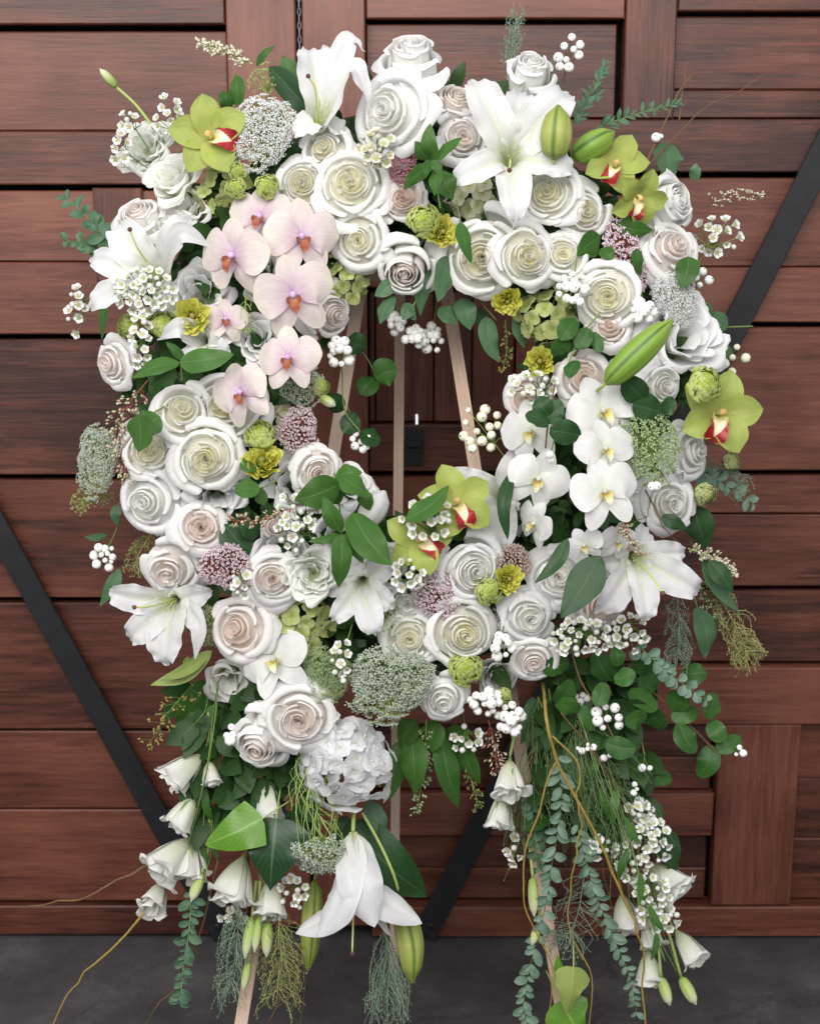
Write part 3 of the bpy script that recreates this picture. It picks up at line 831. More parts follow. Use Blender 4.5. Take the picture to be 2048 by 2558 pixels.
# ---- moth orchid
def phal_meshes(seed):
    r = {}
    q = np.random.RandomState(seed * 17)
    J = lambda a: a * (q.rand() - 0.5)
    def add(key, spine, w, n=(0, 0, 1), shape='oval', **kw):
        b = MB(); b.grid(blade([np.array(p, float) for p in spine], w, np.array(n, float), 14, 11, shape=shape, seed=seed, **kw)); r[key] = b.mesh(key)
    add('dorsal', [(0, 0, 0), (J(0.08), 0.5, 0.06 + J(0.1)), (J(0.2), 0.96, J(0.3))], 0.33, cup=0.12 + J(0.5), ruffle=0.02)
    for s, k in ((1, 'sr'), (-1, 'sl')):
        add(k, [(0, 0, -0.02), (0.30 * s, -0.42 + J(0.1), 0.02), ((0.50 + J(0.2)) * s, -0.86, -0.10 + J(0.3))], 0.30, cup=J(0.6), ruffle=0.02)
    for s, k in ((1, 'pr'), (-1, 'pl')):
        add(k, [(0, 0.02, 0.05), (0.5 * s, 0.12 + J(0.12), 0.15), ((0.97 + J(0.1)) * s, 0.14 + J(0.3), 0.02 + J(0.4))], 0.55, shape='fan', cup=-0.10 + J(0.4), ruffle=0.07, rk=6)
    b = MB()
    b.grid(blade([np.array(p, float) for p in [(0, -0.04, 0.10), (0, -0.16, 0.27), (0, -0.32, 0.30), (0.0, -0.44, 0.24)]], 0.105, np.array([0, 0.5, 1.0]), 12, 7, shape=lambda u: 0.45 + 0.6 * np.sin(np.pi * u) ** 2 - 0.55 * u ** 4, cup=0.45))
    for s in (1, -1):
        b.grid(blade([np.array(p, float) for p in [(0.03 * s, -0.05, 0.09), (0.14 * s, -0.10, 0.20), (0.17 * s, -0.16, 0.33)]], 0.10, np.array([-s * 0.8, 0.2, 0.5]), 9, 7, shape='oval', cup=0.3))
    r['lip'] = b.mesh('lip')
    b = MB(); b.ball((0, 0.02, 0.14), 0.085, 8, 7, 0, (0.85, 1.1, 1.5)); r['column'] = b.mesh('column')
    return r
PHALS = [phal_meshes(k) for k in (1, 2, 3, 4, 5, 6)]
cnt['ph'] = 0
def orchid(px, py, diam, label, pink, fx=0.0, fz=0.0, roll=0.0, dd=0.05, stem_to=None):
    i = cnt['ph']; cnt['ph'] += 1
    d = ring_depth(px, py) + dd
    r = msize(diam, d) / 2 * 0.98
    fx += RNG.uniform(-0.42, 0.42); fz += RNG.uniform(-0.36, 0.3); roll += RNG.uniform(-20, 20)
    m = Matrix.Translation(at(px, py, d)) @ face(fx, fz, roll)
    t = thing('moth_orchid', label, 'orchid', m, 'pink moth orchids' if pink else 'white moth orchids')
    sc = Matrix.Diagonal((r, r, r, 1))
    pm = PHALS[i % 6]
    for k in ('dorsal', 'sr', 'sl'):
        obj('sepal', pm[k], M['phal_pink' if pink else 'phal_white'], t, sc)
    for k in ('pr', 'pl'):
        obj('petal', pm[k], M['phal_pink' if pink else 'phal_white'], t, sc)
    obj('lip', pm['lip'], M['phal_lip' if pink else 'phal_ylip'], t, Matrix.Diagonal((1.0 * r, 1.0 * r, 1.05 * r, 1)))
    obj('column', pm['column'], M['phal_column' if pink else 'phal_white'], t, sc)
    b = MB(); b.tube([(0, 0, -0.02 * r), (0, -0.05 * r, -0.35 * r), (0, -0.3 * r, -0.7 * r)], 0.0016, 6)
    obj('stem', b.mesh('stem'), M['stem_pale'], t)
    return t

# ---- boat orchid (green)
def cymb_meshes(seed):
    r = {}
    rs = np.random.RandomState(seed)
    for k, (a, L, w) in enumerate([(92, 0.98, 0.37), (24, 0.95, 0.34), (158, 0.95, 0.34), (-48, 0.92, 0.38), (-132, 0.92, 0.38)]):
        a = math.radians(a + rs.uniform(-6, 6))
        c, s = math.cos(a), math.sin(a)
        q = 0.12 + 0.22 * rs.rand()
        b = MB()
        b.grid(blade([np.array((0, 0, 0.0)), np.array((c * 0.5 * L, s * 0.5 * L, q + 0.03)), np.array((c * L, s * L, q - 0.02))], w, np.array((-c * 0.2, -s * 0.2, 1.0)), 16, 9,
                     shape=lambda u: np.sin(np.pi * np.clip(0.08 + 0.90 * u, 0, 1)) ** 0.62 * np.clip(1 - u ** 7, 0, 1) ** 0.6, cup=0.24, ridge=0.08, ruffle=0.06, seed=seed * 9 + k))
        r[k] = b.mesh('tepal')
    b = MB()
    b.grid(blade([np.array(p, float) for p in [(0, -0.06, 0.06), (0, -0.18, 0.26), (0, -0.30, 0.36), (0, -0.46, 0.32), (0, -0.56, 0.20)]], 0.26, np.array([0, 0.5, 1.0]), 18, 13,
                 shape=lambda u: 0.40 + 0.62 * u - 0.25 * u ** 4 - 0.35 * np.clip(u - 0.85, 0, 1) / 0.15, cup=0.35, ruffle=0.16, rk=14, seed=seed))
    r['lip'] = b.mesh('lip')
    b = MB()
    for s in (1, -1):
        b.grid(blade([np.array(p, float) for p in [(0.07 * s, -0.06, 0.05), (0.16 * s, -0.12, 0.22), (0.17 * s, -0.18, 0.40)]], 0.10, np.array([-s, 0.2, 0.3]), 9, 7, shape='oval', cup=0.3))
    r['side'] = b.mesh('side')
    b = MB(); b.tube(catmull([(0, 0.02, 0.0), (0, 0.06, 0.18), (0, 0.02, 0.36)], 8), np.linspace(0.05, 0.075, 8), 8); r['column'] = b.mesh('column')
    return r
CYMBS = [cymb_meshes(61), cymb_meshes(62), cymb_meshes(63)]
cnt['cy'] = 0
def boat_orchid(px, py, diam, label, fx=0.0, fz=0.0, roll=0.0, dd=0.04):
    i = cnt['cy']; cnt['cy'] += 1
    d = ring_depth(px, py) + dd
    r = msize(diam, d) / 2
    m = Matrix.Translation(at(px, py, d)) @ face(fx, fz, roll)
    t = thing('boat_orchid', label, 'orchid', m, 'green boat orchids')
    sc = Matrix.Diagonal((r, r, r, 1))
    c = CYMBS[i % 3]
    for k in range(5):
        obj('tepal', c[k], M['cymb'], t, sc)
    obj('lip', c['lip'], M['cymb_lip'], t, Matrix.Diagonal((1.15 * r, 1.1 * r, 1.15 * r, 1)))
    obj('lip_side_lobes', c['side'], M['cymb_side'], t, sc)
    obj('column', c['column'], M['cymb_side'], t, sc)
    b = MB(); b.tube([(0, 0, 0), (0, -0.05 * r, -0.4 * r), (0, -0.2 * r, -0.9 * r)], 0.0025, 6)
    obj('stem', b.mesh('stem'), M['stem_pale'], t)
    return t

# ---- hydrangea heads
def floret_mesh(seed):
    rs = np.random.RandomState(seed)
    b = MB()
    for k in range(4):
        a = k * 1.5708 + 0.2 * rs.rand()
        c, s = math.cos(a), math.sin(a)
        z = 0.05 * (k % 2) + 0.18 * rs.rand()
        b.grid(blade([np.array((0, 0, 0)), np.array((c * 0.5, s * 0.5, 0.10 + z * 0.5)), np.array((c, s, z))], 0.58, np.array((0, 0, 1.0)), 8, 7, shape='fan', cup=0.15, ruffle=0.08, seed=seed * 5 + k))
    b.ball((0, 0, 0.08), 0.09, 6, 5)
    return b.mesh('floret')
FLORETS = [floret_mesh(s) for s in (1, 2, 3)]
def hydrangea(px, py, diam, label, mat, n=26, fl=0.24, fx=0.0, fz=0.0, dd=0.0, sx=1.0, sy=1.0):
    d = ring_depth(px, py) + dd
    r = msize(diam, d) / 2
    m = Matrix.Translation(at(px, py, d - 0.5 * r)) @ face(fx, fz, 0)
    t = thing('hydrangea', label, 'hydrangea', m, 'hydrangea heads')
    rs = random.Random(int(px + py))
    for k in range(n):
        z = 1 - (k + 0.5) / n * 1.12
        a = k * GA
        rho = math.sqrt(max(0, 1 - z * z))
        p = Vector((rho * math.cos(a) * sx, rho * math.sin(a) * sy, z * 0.62)) * (r * 0.84 * rs.uniform(0.74, 1.16))
        nn = Vector((p.x, p.y, p.z * 1.6)).normalized()
        nn = (nn + Vector((rs.uniform(-.6, .6), rs.uniform(-.6, .6), rs.uniform(-.1, .4)))).normalized()
        s = r * fl * rs.uniform(0.85, 1.2) * 1.25
        mm = Matrix.Translation(p) @ frame(nn, Vector((0, 1, 0.1)), rs.uniform(0, 90)) @ Matrix.Diagonal((s, s, s, 1))
        obj('floret', FLORETS[k % 3], M[mat], t, mm)
    b = MB()
    for k in range(n):
        z = 1 - (k + 0.5) / n * 1.12
        a = k * GA; rho = math.sqrt(max(0, 1 - z * z))
        b.tube([(0, 0, -0.5 * r), (rho * math.cos(a) * sx * r * 0.8, rho * math.sin(a) * sy * r * 0.8, z * 0.5 * r)], 0.0012, 4)
    b.tube([(0, 0, -0.5 * r), (0, 0, -1.2 * r)], 0.003, 6)
    obj('stem', b.mesh('stem'), M['stem_pale'], t)
    return t

# ---- lace umbels and rice flower domes
OCT_F = np.array([[0, 2, 4], [2, 1, 4], [1, 3, 4], [3, 0, 4], [2, 0, 5], [1, 2, 5], [3, 1, 5], [0, 3, 5]])
def octs(b, C, sx, sz, rs, dirs=None, mi=0):
    """many small bud-like octahedra at centres C"""
    base = np.array([[1, 0, 0], [-1, 0, 0], [0, 1, 0], [0, -1, 0], [0, 0, 1], [0, 0, -1]], float)
    n = len(C)
    Z = unit(dirs if dirs is not None else rs.randn(n, 3))
    X = unit(np.cross(Z, rs.randn(n, 3))); Y = np.cross(Z, X)
    sc = 0.7 + 0.6 * rs.rand(n)
    V = C[:, None, :] + (base[None, :, 0:1] * X[:, None, :] * sx + base[None, :, 1:2] * Y[:, None, :] * sx + base[None, :, 2:3] * Z[:, None, :] * sz) * sc[:, None, None]
    F = OCT_F[None] + 6 * np.arange(n)[:, None, None]
    b.polys(V.reshape(-1, 3), F.reshape(-1, 3), mi)
def dome_pts(n, cap, h):
    k = np.arange(n) + 0.5
    z = 1 - k / n * (1 - math.cos(cap))
    a = k * GA
    rho = np.sqrt(1 - z * z)
    P = np.stack([rho * np.cos(a), rho * np.sin(a), z], 1)
    Pn = P.copy()
    P[:, 2] = (P[:, 2] - math.cos(cap)) / (1 - math.cos(cap)) * h
    P[:, :2] /= math.sin(min(cap, math.pi / 2))
    return P, Pn
def lace_mesh(seed, numb=90, per=20, h=0.55, cap=1.35, rag=0.06, siz=0.034):
    rs = np.random.RandomState(seed)
    P, Pn = dome_pts(numb, cap, h)
    P = P * (1 + rag * rs.randn(numb, 1))
    az = np.arctan2(P[:, 1], P[:, 0]); f1, f2 = rs.rand(2) * 6.28
    P[:, :2] *= (1 + 0.10 * np.sin(2 * az + f1) + 0.09 * np.sin(3 * az + f2))[:, None]
    P[:, 2] += 0.10 * np.sin(4 * P[:, 0] + f1) * np.cos(4 * P[:, 1] + f2)
    b = MB(); st = MB()
    for p, n in zip(P, Pn):
        q = rs.randn(per, 3); q -= (q @ n)[:, None] * n[None] * 0.8
        q = unit(q) * (0.13 * np.sqrt(rs.rand(per, 1)))
        C = p + q + n * 0.02 * rs.rand(per, 1)
        octs(b, C, siz, siz * 0.7, rs)
        for k in range(0, per, 6):
            st.tube([p - n * 0.10, C[k]], 0.006, 3, cap=False)
        st.tube([(0, 0, -0.45), p * 0.6 + np.array([0, 0, -0.15]), p - n * 0.13], 0.012, 4, cap=False)
    return b.mesh('florets', False), st.mesh('rays')
LACES = [lace_mesh(s) for s in (71, 72, 73)]
LACES_FLUFF = [lace_mesh(75, 40, 12, 0.9, 1.5, 0.12)]
LACES_FINE = [lace_mesh(76, 210, 26, 0.42, 1.35, 0.07, 0.024), lace_mesh(77, 200, 26, 0.42, 1.4, 0.09, 0.024)]
def dome(name, px, py, diam, label, mat, cat, fx=0.0, fz=0.0, dd=0.01, sy=1.0, meshes=None, sub='stem', raymat='stem_pale', roll=None, stem_to=None, group=None):
    d = ring_depth(px, py) + dd
    r = msize(diam, d) / 2
    m = Matrix.Translation(at(px, py, d - 0.25 * r)) @ face(fx, fz, 0 if roll is None else roll)
    t = thing(name, label, cat, m, group)
    sc = Matrix.Diagonal((r, r * sy, r, 1))
    fm, sm = RNG.choice(meshes)
    o = obj('florets', fm, M[mat], t, sc); o['kind'] = 'stuff'
    obj('rays', sm, M[raymat], t, sc)
    b = MB()
    if stem_to:
        inv = m.inverted()
        b.tube(catmull([Vector((0, 0, -0.4 * r))] + [inv @ at(*p) for p in stem_to], 14), 0.0024, 6)
    else:
        b.tube([(0, 0, -0.4 * r), (0.05 * r, 0, -0.9 * r), (0.2 * r, 0, -1.5 * r)], 0.0024, 6)
    obj('stem', b.mesh('stem'), M['stem_pale'], t)
    return t
def rice_mesh(seed):
    rs = np.random.RandomState(seed)
    b = MB(); st = MB()
    P, Pn = dome_pts(170, 1.5, 0.70)
    P *= (1 + 0.05 * rs.randn(170, 1))
    az = np.arctan2(P[:, 1], P[:, 0]); f1, f2 = rs.rand(2) * 6.28
    P[:, :2] *= (1 + 0.12 * np.sin(2 * az + f1) + 0.09 * np.sin(3 * az + f2))[:, None]
    P[:, 2] += 0.10 * np.sin(4 * P[:, 0] + f1) * np.cos(4 * P[:, 1] + f2)
    for p, n in zip(P, Pn):
        q = rs.randn(14, 3); q = unit(q) * 0.085 * rs.rand(14, 1) ** 0.4
        C = p + q
        octs(b, C, 0.030, 0.042, rs, dirs=n[None] + 0.5 * rs.randn(14, 3))
        st.tube([(0, 0, -0.3), p * 0.7, p - n * 0.05], 0.012, 4, cap=False)
    return b.mesh('buds', True), st.mesh('rays')
RICES = [rice_mesh(81), rice_mesh(82)]

# ---- waxflower and snowberry sprays
def wax_mesh(seed, opened):
    rs = np.random.RandomState(seed)
    b = MB()
    prof = [(0.10, -0.75), (0.34, -0.45), (0.50, -0.05), (0.38, 0.05), (0.08, -0.02)]
    th = np.linspace(0, 2 * np.pi, 10, endpoint=False)
    P = np.array([[(r * math.cos(a), r * math.sin(a), z) for a in th] for r, z in prof])
    b.grid(P[:3], 1 if not opened else 0, closed=True); b.grid(P[2:], 1, closed=True)
    if opened:
        for k in range(5):
            a = k * 1.2566 + 0.1 * rs.randn(); c, s = math.cos(a), math.sin(a)
            b.grid(blade([np.array((c * 0.34, s * 0.34, 0.0)), np.array((c * 0.70, s * 0.70, 0.16)), np.array((c * 0.98, s * 0.98, 0.34 + 0.2 * rs.rand()))], 0.46, np.array((-c * 0.5, -s * 0.5, 1)), 5, 5, shape='fan', cup=0.3))
    else:
        b.ball((0, 0, 0.15), 0.52, 8, 6, 0)
    return b.mesh('floret')
WAX = [wax_mesh(1, True), wax_mesh(2, True), wax_mesh(3, True), wax_mesh(4, False)]
def spray(name, label, cat, px, py, rx, ry, n, root, fl=21, mats=('wax_white', 'wax_eye'), meshes=None, partname='floret', dd=0.05, stem='stem', seed=None, group=None, leaves=True, d=None, thick=0.02, sizes=(0.8, 1.2)):
    """loose cluster of n small heads inside an ellipse of pixels, on thin stems from root pixel"""
    rs = random.Random(seed if seed is not None else int(px * 3 + py))
    d0 = (ring_depth(px, py) if d is None else d) + dd
    O = at(root[0], root[1], d0 - 0.03)
    t = thing(name, label, cat, Matrix.Translation(O), group)
    b = MB(); meshes = meshes or WAX
    hub = at(px * 0.65 + root[0] * 0.35, py * 0.65 + root[1] * 0.35, d0 - 0.012) - O
    b.tube(catmull([(0, 0, 0), tuple(hub * 0.5 + Vector((0, 0.004, 0))), tuple(hub)], 8), 0.0011, 5)
    lf = MB()
    pts = []
    for k in range(n):
        best = None
        for tr in range(12):
            a = rs.uniform(0, 6.283); q = math.sqrt(rs.random())
            x, y = q * math.cos(a), q * math.sin(a)
            dm = min([math.hypot((x - p[0]) * rx, (y - p[1]) * ry) for p in pts] + [1e9])
            if best is None or dm > best[0]:
                best = (dm, x, y)
        pts.append(best[1:])
    for x, y in pts:
        bulge = math.sqrt(max(0, 1 - min(1, x * x + y * y)))
        p = at(px + x * rx, py + y * ry, d0 + thick * bulge + rs.uniform(-0.006, 0.006)) - O
        nn = Vector((x * 0.8 + rs.uniform(-.5, .5), -1, -y * 0.8 + rs.uniform(-.5, .5))).normalized()
        s = msize(fl, d0) / 2 * rs.uniform(*sizes)
        mm = Matrix.Translation(p) @ frame(nn, roll=rs.uniform(0, 360)) @ Matrix.Diagonal((s, s, s, 1))
        obj(partname, rs.choice(meshes), [M[q] for q in mats], t, mm)
        e = p - nn * (0.6 * s)
        b.tube(catmull([tuple(hub), tuple(hub.lerp(e, 0.55) - nn * 0.004), tuple(e)], 6), 0.0007, 4, cap=False)
        if leaves and rs.random() < 0.6:
            q0 = hub.lerp(e, rs.uniform(0.3, 0.9)); dirv = Vector((rs.uniform(-1, 1), -0.3, rs.uniform(-1, 1))).normalized()
            lf.grid(blade([np.array(q0), np.array(q0 + dirv * 0.008), np.array(q0 + dirv * 0.017)], 0.0011, (0, -1, 0.2), 4, 3))
    obj('stem', b.mesh('stem'), M[stem], t)
    if lf.n:
        o = obj('needles', lf.mesh('needles'), M['leaf_mid'], t); o['kind'] = 'stuff'
    return t
def berry_mesh():
    b = MB(); b.ball((0, 0, 0), 1.0, 14, 10, 0, (1, 1, 0.95)); b.ball((0.1, 0.15, 0.93), 0.17, 6, 4, 1)
    return b.mesh('berry')
BERRY = [berry_mesh()]
def berries(label, px, py, rx, ry, n, root, size=21, dd=0.05, mats=('berry', 'berry_dot'), stem='stem', d=None, seed=None):
    return spray('snowberry_cluster', label, 'berries', px, py, rx, ry, n, root, fl=size, mats=mats, meshes=BERRY, partname='berry', dd=dd, stem=stem, group='white berries', leaves=False, d=d, seed=seed, sizes=(0.5, 1.12))

# ---- leaves
def leafset(name, label, leaves, stem=None, mat='leaf_mid', cat='leaves', dd=0.03, d=None, shape='leaf', group='loose leaves', cup=0.10, fold=0.12, stemmat='stem', stem_r=0.0014, thick_ruffle=0.09, droop=0.0):
    """leaves: (base x, base y, tip x, tip y, width px[, depth shift[, side tilt]]) in photo pixels"""
    bx, by = leaves[0][:2]
    d0 = (ring_depth(bx, by) if d is None else d) + dd
    if stem: bx, by = stem[0][:2]
    O = at(bx, by, d0 - 0.01)
    t = thing(name, label, cat, Matrix.Translation(O), group); t['kind'] = 'thing'
    for k, lf in enumerate(leaves):
        x0, y0, x1, y1, w = lf[:5]
        e = lf[5] if len(lf) > 5 else 0.0
        tilt = lf[6] if len(lf) > 6 else RNG.uniform(-0.75, 0.75)
        A = at(x0, y0, d0 + e) - O; B = at(x1, y1, d0 + e + RNG.uniform(-0.012, 0.018)) - O
        L = (B - A).length
        along = (B - A).normalized()
        side = along.cross(Vector((0, -1, 0)))
        mid = A.lerp(B, 0.5) + Vector((0, -RNG.uniform(0.04, 0.20) * L, 0)) + side * (L * RNG.uniform(-0.09, 0.09))
        n = Vector((0, -1, 0.15)) + side * tilt
        P = blade([np.array(A), np.array(mid), np.array(B)], msize(w, d0) / 2 * (1 + 0.25 * abs(tilt)), np.array(n), 18, 9, cup=-cup, fold=fold, ruffle=thick_ruffle, rk=7, seed=int(x0 + y1) + k, shape=shape)
        b = MB(); b.grid(P)
        obj('leaf', b.mesh('leaf'), M[mat], t)
    if stem:
        pts = [at(p[0], p[1], (d0 - 0.004 if len(p) < 3 else p[2])) - O for p in stem]
        b = MB(); b.tube(catmull(pts, 6 * len(pts)), stem_r, 6)
        obj('stem', b.mesh('stem'), M[stemmat], t)
    return t

def proto_leaf(shape, w, cup=0.1, fold=0.2, ruffle=0.03, bend=0.1):
    b = MB(); b.grid(blade([np.array((0, 0, 0.)), np.array((0, 0.5, bend)), np.array((0, 1, 0.))], w, np.array((0, 0, 1.)), 9, 5, shape=shape, cup=cup, fold=fold, ruffle=ruffle))
    return b.mesh('leaf')
PL = {'small': proto_leaf('oval', 0.30), 'round': proto_leaf('oval', 0.42), 'long': proto_leaf('leaf', 0.2), 'scallop': proto_leaf('fan', 0.42, fold=0.3)}

def path_pts(pts, d=None, dd=0.04):
    out = []
    for p in pts:
        if len(p) > 2: out.append(at(p[0], p[1], p[2]))
        else: out.append(at(p[0], p[1], (ring_depth(*p) if d is None else d) + dd))
    return out
def sprig(name, label, pts, n, leaf_px, mat='leaf_sage', kind='scallop', cat='sprig', d=None, dd=0.03, spread=62, stem_r=0.0012, stemmat='stem', taper=0.6, group='leafy sprigs', both=True, flat=0.5):
    """stem along pixels with pairs of small leaves"""
    W = path_pts(pts, d, dd)
    O = W[0]
    t = thing(name, label, cat, Matrix.Translation(O), group)
    C = catmull([p - O for p in W], 60)
    b = MB(); b.tube(C, np.linspace(stem_r, stem_r * 0.45, 60), 6)
    obj('stem', b.mesh('stem'), M[stemmat], t)
    rs = random.Random(int(pts[0][0] + pts[-1][1]))
    dm = (D + W[0].y) / D
    for k in range(n):
        u = (k + 0.6) / n
        i = min(57, int(u * 58))
        p = Vector(C[i]); T = Vector(C[i + 1] - C[i]).normalized()
        side = T.cross(Vector((0, -1, 0))).normalized()
        L = leaf_px * S * dm * (1 - (1 - taper) * u)
        for s in ((1, -1) if both else ((1,) if k % 2 else (-1,))):
            Ls = L * rs.uniform(0.6, 1.25)
            a = math.radians(spread + rs.uniform(-24, 24))
            dv = (T * math.cos(a) + side * s * math.sin(a) + Vector((0, rs.uniform(-0.45, 0.15), 0))).normalized()
            nn = (Vector((0, -1, 0.1)) + side * s * rs.uniform(-flat, flat) + T * rs.uniform(-0.3, 0.5))
            z = (nn - dv * nn.dot(dv)).normalized(); x = dv.cross(z)
            m3 = Matrix((x, dv, z)).transposed().to_4x4()
            obj('leaf', PL[kind], M[mat], t, Matrix.Translation(p + T * (rs.uniform(-0.3, 0.3) * L)) @ m3 @ Matrix.Diagonal((Ls * rs.uniform(0.8, 1.1), Ls, Ls, 1)))
    return t

def plume(name, label, pts, width, mat, n=60, cat='plume', d=None, dd=0.02, droop=0.6, group='feathery plumes', bead=0.0011, length=None, stemmat=None, dens=10):
    """fine feathery foliage: many thin strands set with tiny scales"""
    W = path_pts(pts, d, dd)
    O = W[0]
    t = thing(name, label, cat, Matrix.Translation(O), group)
    C = catmull([p - O for p in W], 50)
    rs = np.random.RandomState(int(pts[0][0] * 2 + pts[-1][1]))
    b = MB(); b.tube(C, np.linspace(0.0013, 0.0005, 50), 5)
    obj('stem', b.mesh('stem'), M[stemmat or mat], t)
    f = MB()
    Wm = width * S
    tot = np.linalg.norm(C[-1] - C[0])
    for k in range(n):
        u = rs.rand() ** 0.8 * 0.92
        i = min(47, int(u * 48)); p = C[i]; T = unit(C[i + 1] - C[i])
        q = rs.randn(3); q[1] *= 0.5; q = unit(q - T * (q @ T))
        L = (length * S if length else tot * 0.35) * (0.5 + 0.7 * rs.rand()) * (1 - 0.4 * u)
        e1 = p + T * L * 0.45 + q * Wm * 0.5 * (0.3 + 0.7 * rs.rand())
        e2 = p + T * L + q * Wm * 0.5 * rs.rand() * 1.2 + np.array([0, 0, -L * 0.15 * droop])
        ss = catmull([p, e1, e2], 7)
        f.tube(ss, np.linspace(0.0006, 0.0003, 7), 3, cap=False)
        m = dens
        tt = np.linspace(0.2, 1, m)
        cc = np.stack([np.interp(tt, np.linspace(0, 1, 7), ss[:, a]) for a in range(3)], 1)
        octs(f, cc + rs.randn(m, 3) * bead * 1.2, bead * 0.7, bead * 2.0, rs, dirs=unit(e2 - p)[None] + rs.randn(m, 3) * 0.8)
    o = obj('fronds', f.mesh('fronds', False), M[mat], t); o['kind'] = 'stuff'
    return t

def seeded(name, label, pts, n, mat, width=26, size=0.0022, cat='sprig', d=None, dd=0.03, stemmat='stem', group='seeded sprigs', elong=1.3, off=1.0):
    """stem with little side stalks ending in buds or seeds"""
    W = path_pts(pts, d, dd); O = W[0]
    t = thing(name, label, cat, Matrix.Translation(O), group)
    C = catmull([p - O for p in W], 50)
    rs = np.random.RandomState(int(pts[0][0] + 3 * pts[-1][1]))
    b = MB(); b.tube(C, np.linspace(0.0012, 0.0006, 50), 5)
    f = MB(); cc = []; dr = []
    for k in range(n):
        u = 0.08 + 0.92 * (k + rs.rand()) / n
        i = min(48, int(u * 49)); p = C[i]; T = unit(C[i + 1] - C[i])
        q = rs.randn(3); q = unit(q - T * (q @ T)); q[1] = -abs(q[1]) * 0.7
        e = p + (q * rs.uniform(0.4, 1.0) + T * 0.5 * off) * width * S * 0.5 * (1.15 - 0.5 * u)
        b.tube([p, e], 0.0005, 3, cap=False)
        for j in range(3):
            cc.append(e + rs.randn(3) * size * 0.9); dr.append(e - p + rs.randn(3) * 0.002)
    octs(f, np.array(cc), size * 0.8, size * elong, rs, dirs=np.array(dr))
    obj('stem', b.mesh('stem'), M[stemmat], t)
    o = obj('buds', f.mesh('buds'), M[mat], t); o['kind'] = 'stuff'
    return t

def twig(label, branches, r=0.003, mat='willow', name='willow_twig', d=None, dd=0.05, group='curly willow twigs', kink=4.5):
    """branches: list of pixel paths; the first is the main stem, the others fork from it"""
    O = path_pts(branches[0][:1], d, dd)[0]
    t = thing(name, label, 'twig', Matrix.Translation(O), group)
    rs = np.random.RandomState(int(branches[0][0][0] + branches[0][-1][1]))
    for k, br in enumerate(branches):
        W = [np.array(p - O) for p in path_pts(br, d, dd)]
        n = 14 * len(W)
        C = catmull(W, n)
        C += np.stack([np.interp(np.arange(n), np.arange(0, n, 7), rs.randn(len(range(0, n, 7))) * kink * S) for _ in range(3)], 1) * np.linspace(0, 1, n)[:, None].clip(0.1)
        rr = (r if k == 0 else r * 0.62) * np.linspace(1, 0.5, n) * (1 + 0.18 * (np.sin(np.arange(n) * 0.9) > 0.93))
        b = MB(); b.tube(C, rr, 7)
        obj('stem' if k == 0 else 'branch', b.mesh('stem'), M[mat], t)
    return t

def ivy(label, cx, cy, ang, L, w, mat, d=None, dd=0.05, tilt=0.0, lobes=True):
    d0 = (ring_depth(cx, cy) if d is None else d) + dd
    O = at(cx, cy, d0)
    t = thing('ivy_leaf', label, 'leaf', Matrix.Translation(O), 'ivy leaves')
    a = math.radians(ang)
    dv = Vector((math.cos(a), 0, math.sin(a)))
    Lm = msize(L, d0)
    sh = (lambda u: np.clip(np.interp(u, [0, 0.06, 0.2, 0.34, 0.46, 0.62, 0.8, 1.0], [0.35, 0.72, 0.98, 0.90, 0.60, 0.48, 0.26, 0.0]), 0, 1)) if lobes else 'heart'
    P = blade([np.zeros(3), np.array(dv * Lm * 0.5 + Vector((0, -0.09 * Lm, 0))), np.array(dv * Lm + Vector((0, 0.05 * Lm, 0)))], msize(w, d0) / 2, np.array(Vector((tilt, -1, 0.25))), 28, 11, shape=sh, fold=-0.15, ruffle=0.05, rk=9, seed=int(cx))
    b = MB(); b.grid(P); obj('leaf_blade', b.mesh('leaf_blade'), M[mat], t)
    b = MB(); b.tube(catmull([(0, 0, 0), tuple(-dv * Lm * 0.2 + Vector((0, 0.02, 0))), tuple(-dv * Lm * 0.45 + Vector((0, 0.05, 0.0)))], 8), 0.0012, 6)
    obj('stalk', b.mesh('stalk'), M['stem_pale'], t)
    return t
# ------------------------------------------------------------------ the setting: floor, plank door, iron braces, easel
CAM = cam.matrix_world.copy()
def on_plane(px, py, y):
    """world point of photo pixel on the vertical plane at depth y"""
    o = CAM.translation
    r = CAM.to_3x3() @ Vector(((px - 1024) * S, -(py - 1279) * S, -D))
    return o + r * ((y - o.y) / r.y)

def box_mesh(sx, sy, sz, c=0.003, wob=0.0, seed=0):
    """bevelled board centred on the origin"""
    b = MB()
    hx, hy, hz = sx / 2, sy / 2, sz / 2
    X = [-hx, -hx + c, hx - c, hx]; Z = [-hz, -hz + c, hz - c, hz]
    P = np.zeros((4, 4, 3))
    for i, z in enumerate(Z):
        for j, x in enumerate(X):
            e = (i in (0, 3)) or (j in (0, 3))
            P[i, j] = (x, -hy + (c if e else 0), z)
    b.grid(P)
    ring = [(-hx, -hz), (hx, -hz), (hx, hz), (-hx, hz)]
    Q = np.array([[(x, -hy + c, z) for x, z in ring], [(x, hy, z) for x, z in ring]])
    b.grid(Q, closed=True)
    b.polys([(-hx, hy, -hz), (hx, hy, -hz), (hx, hy, hz), (-hx, hy, hz)], [[3, 2, 1, 0]])
    return b.mesh('board', False)

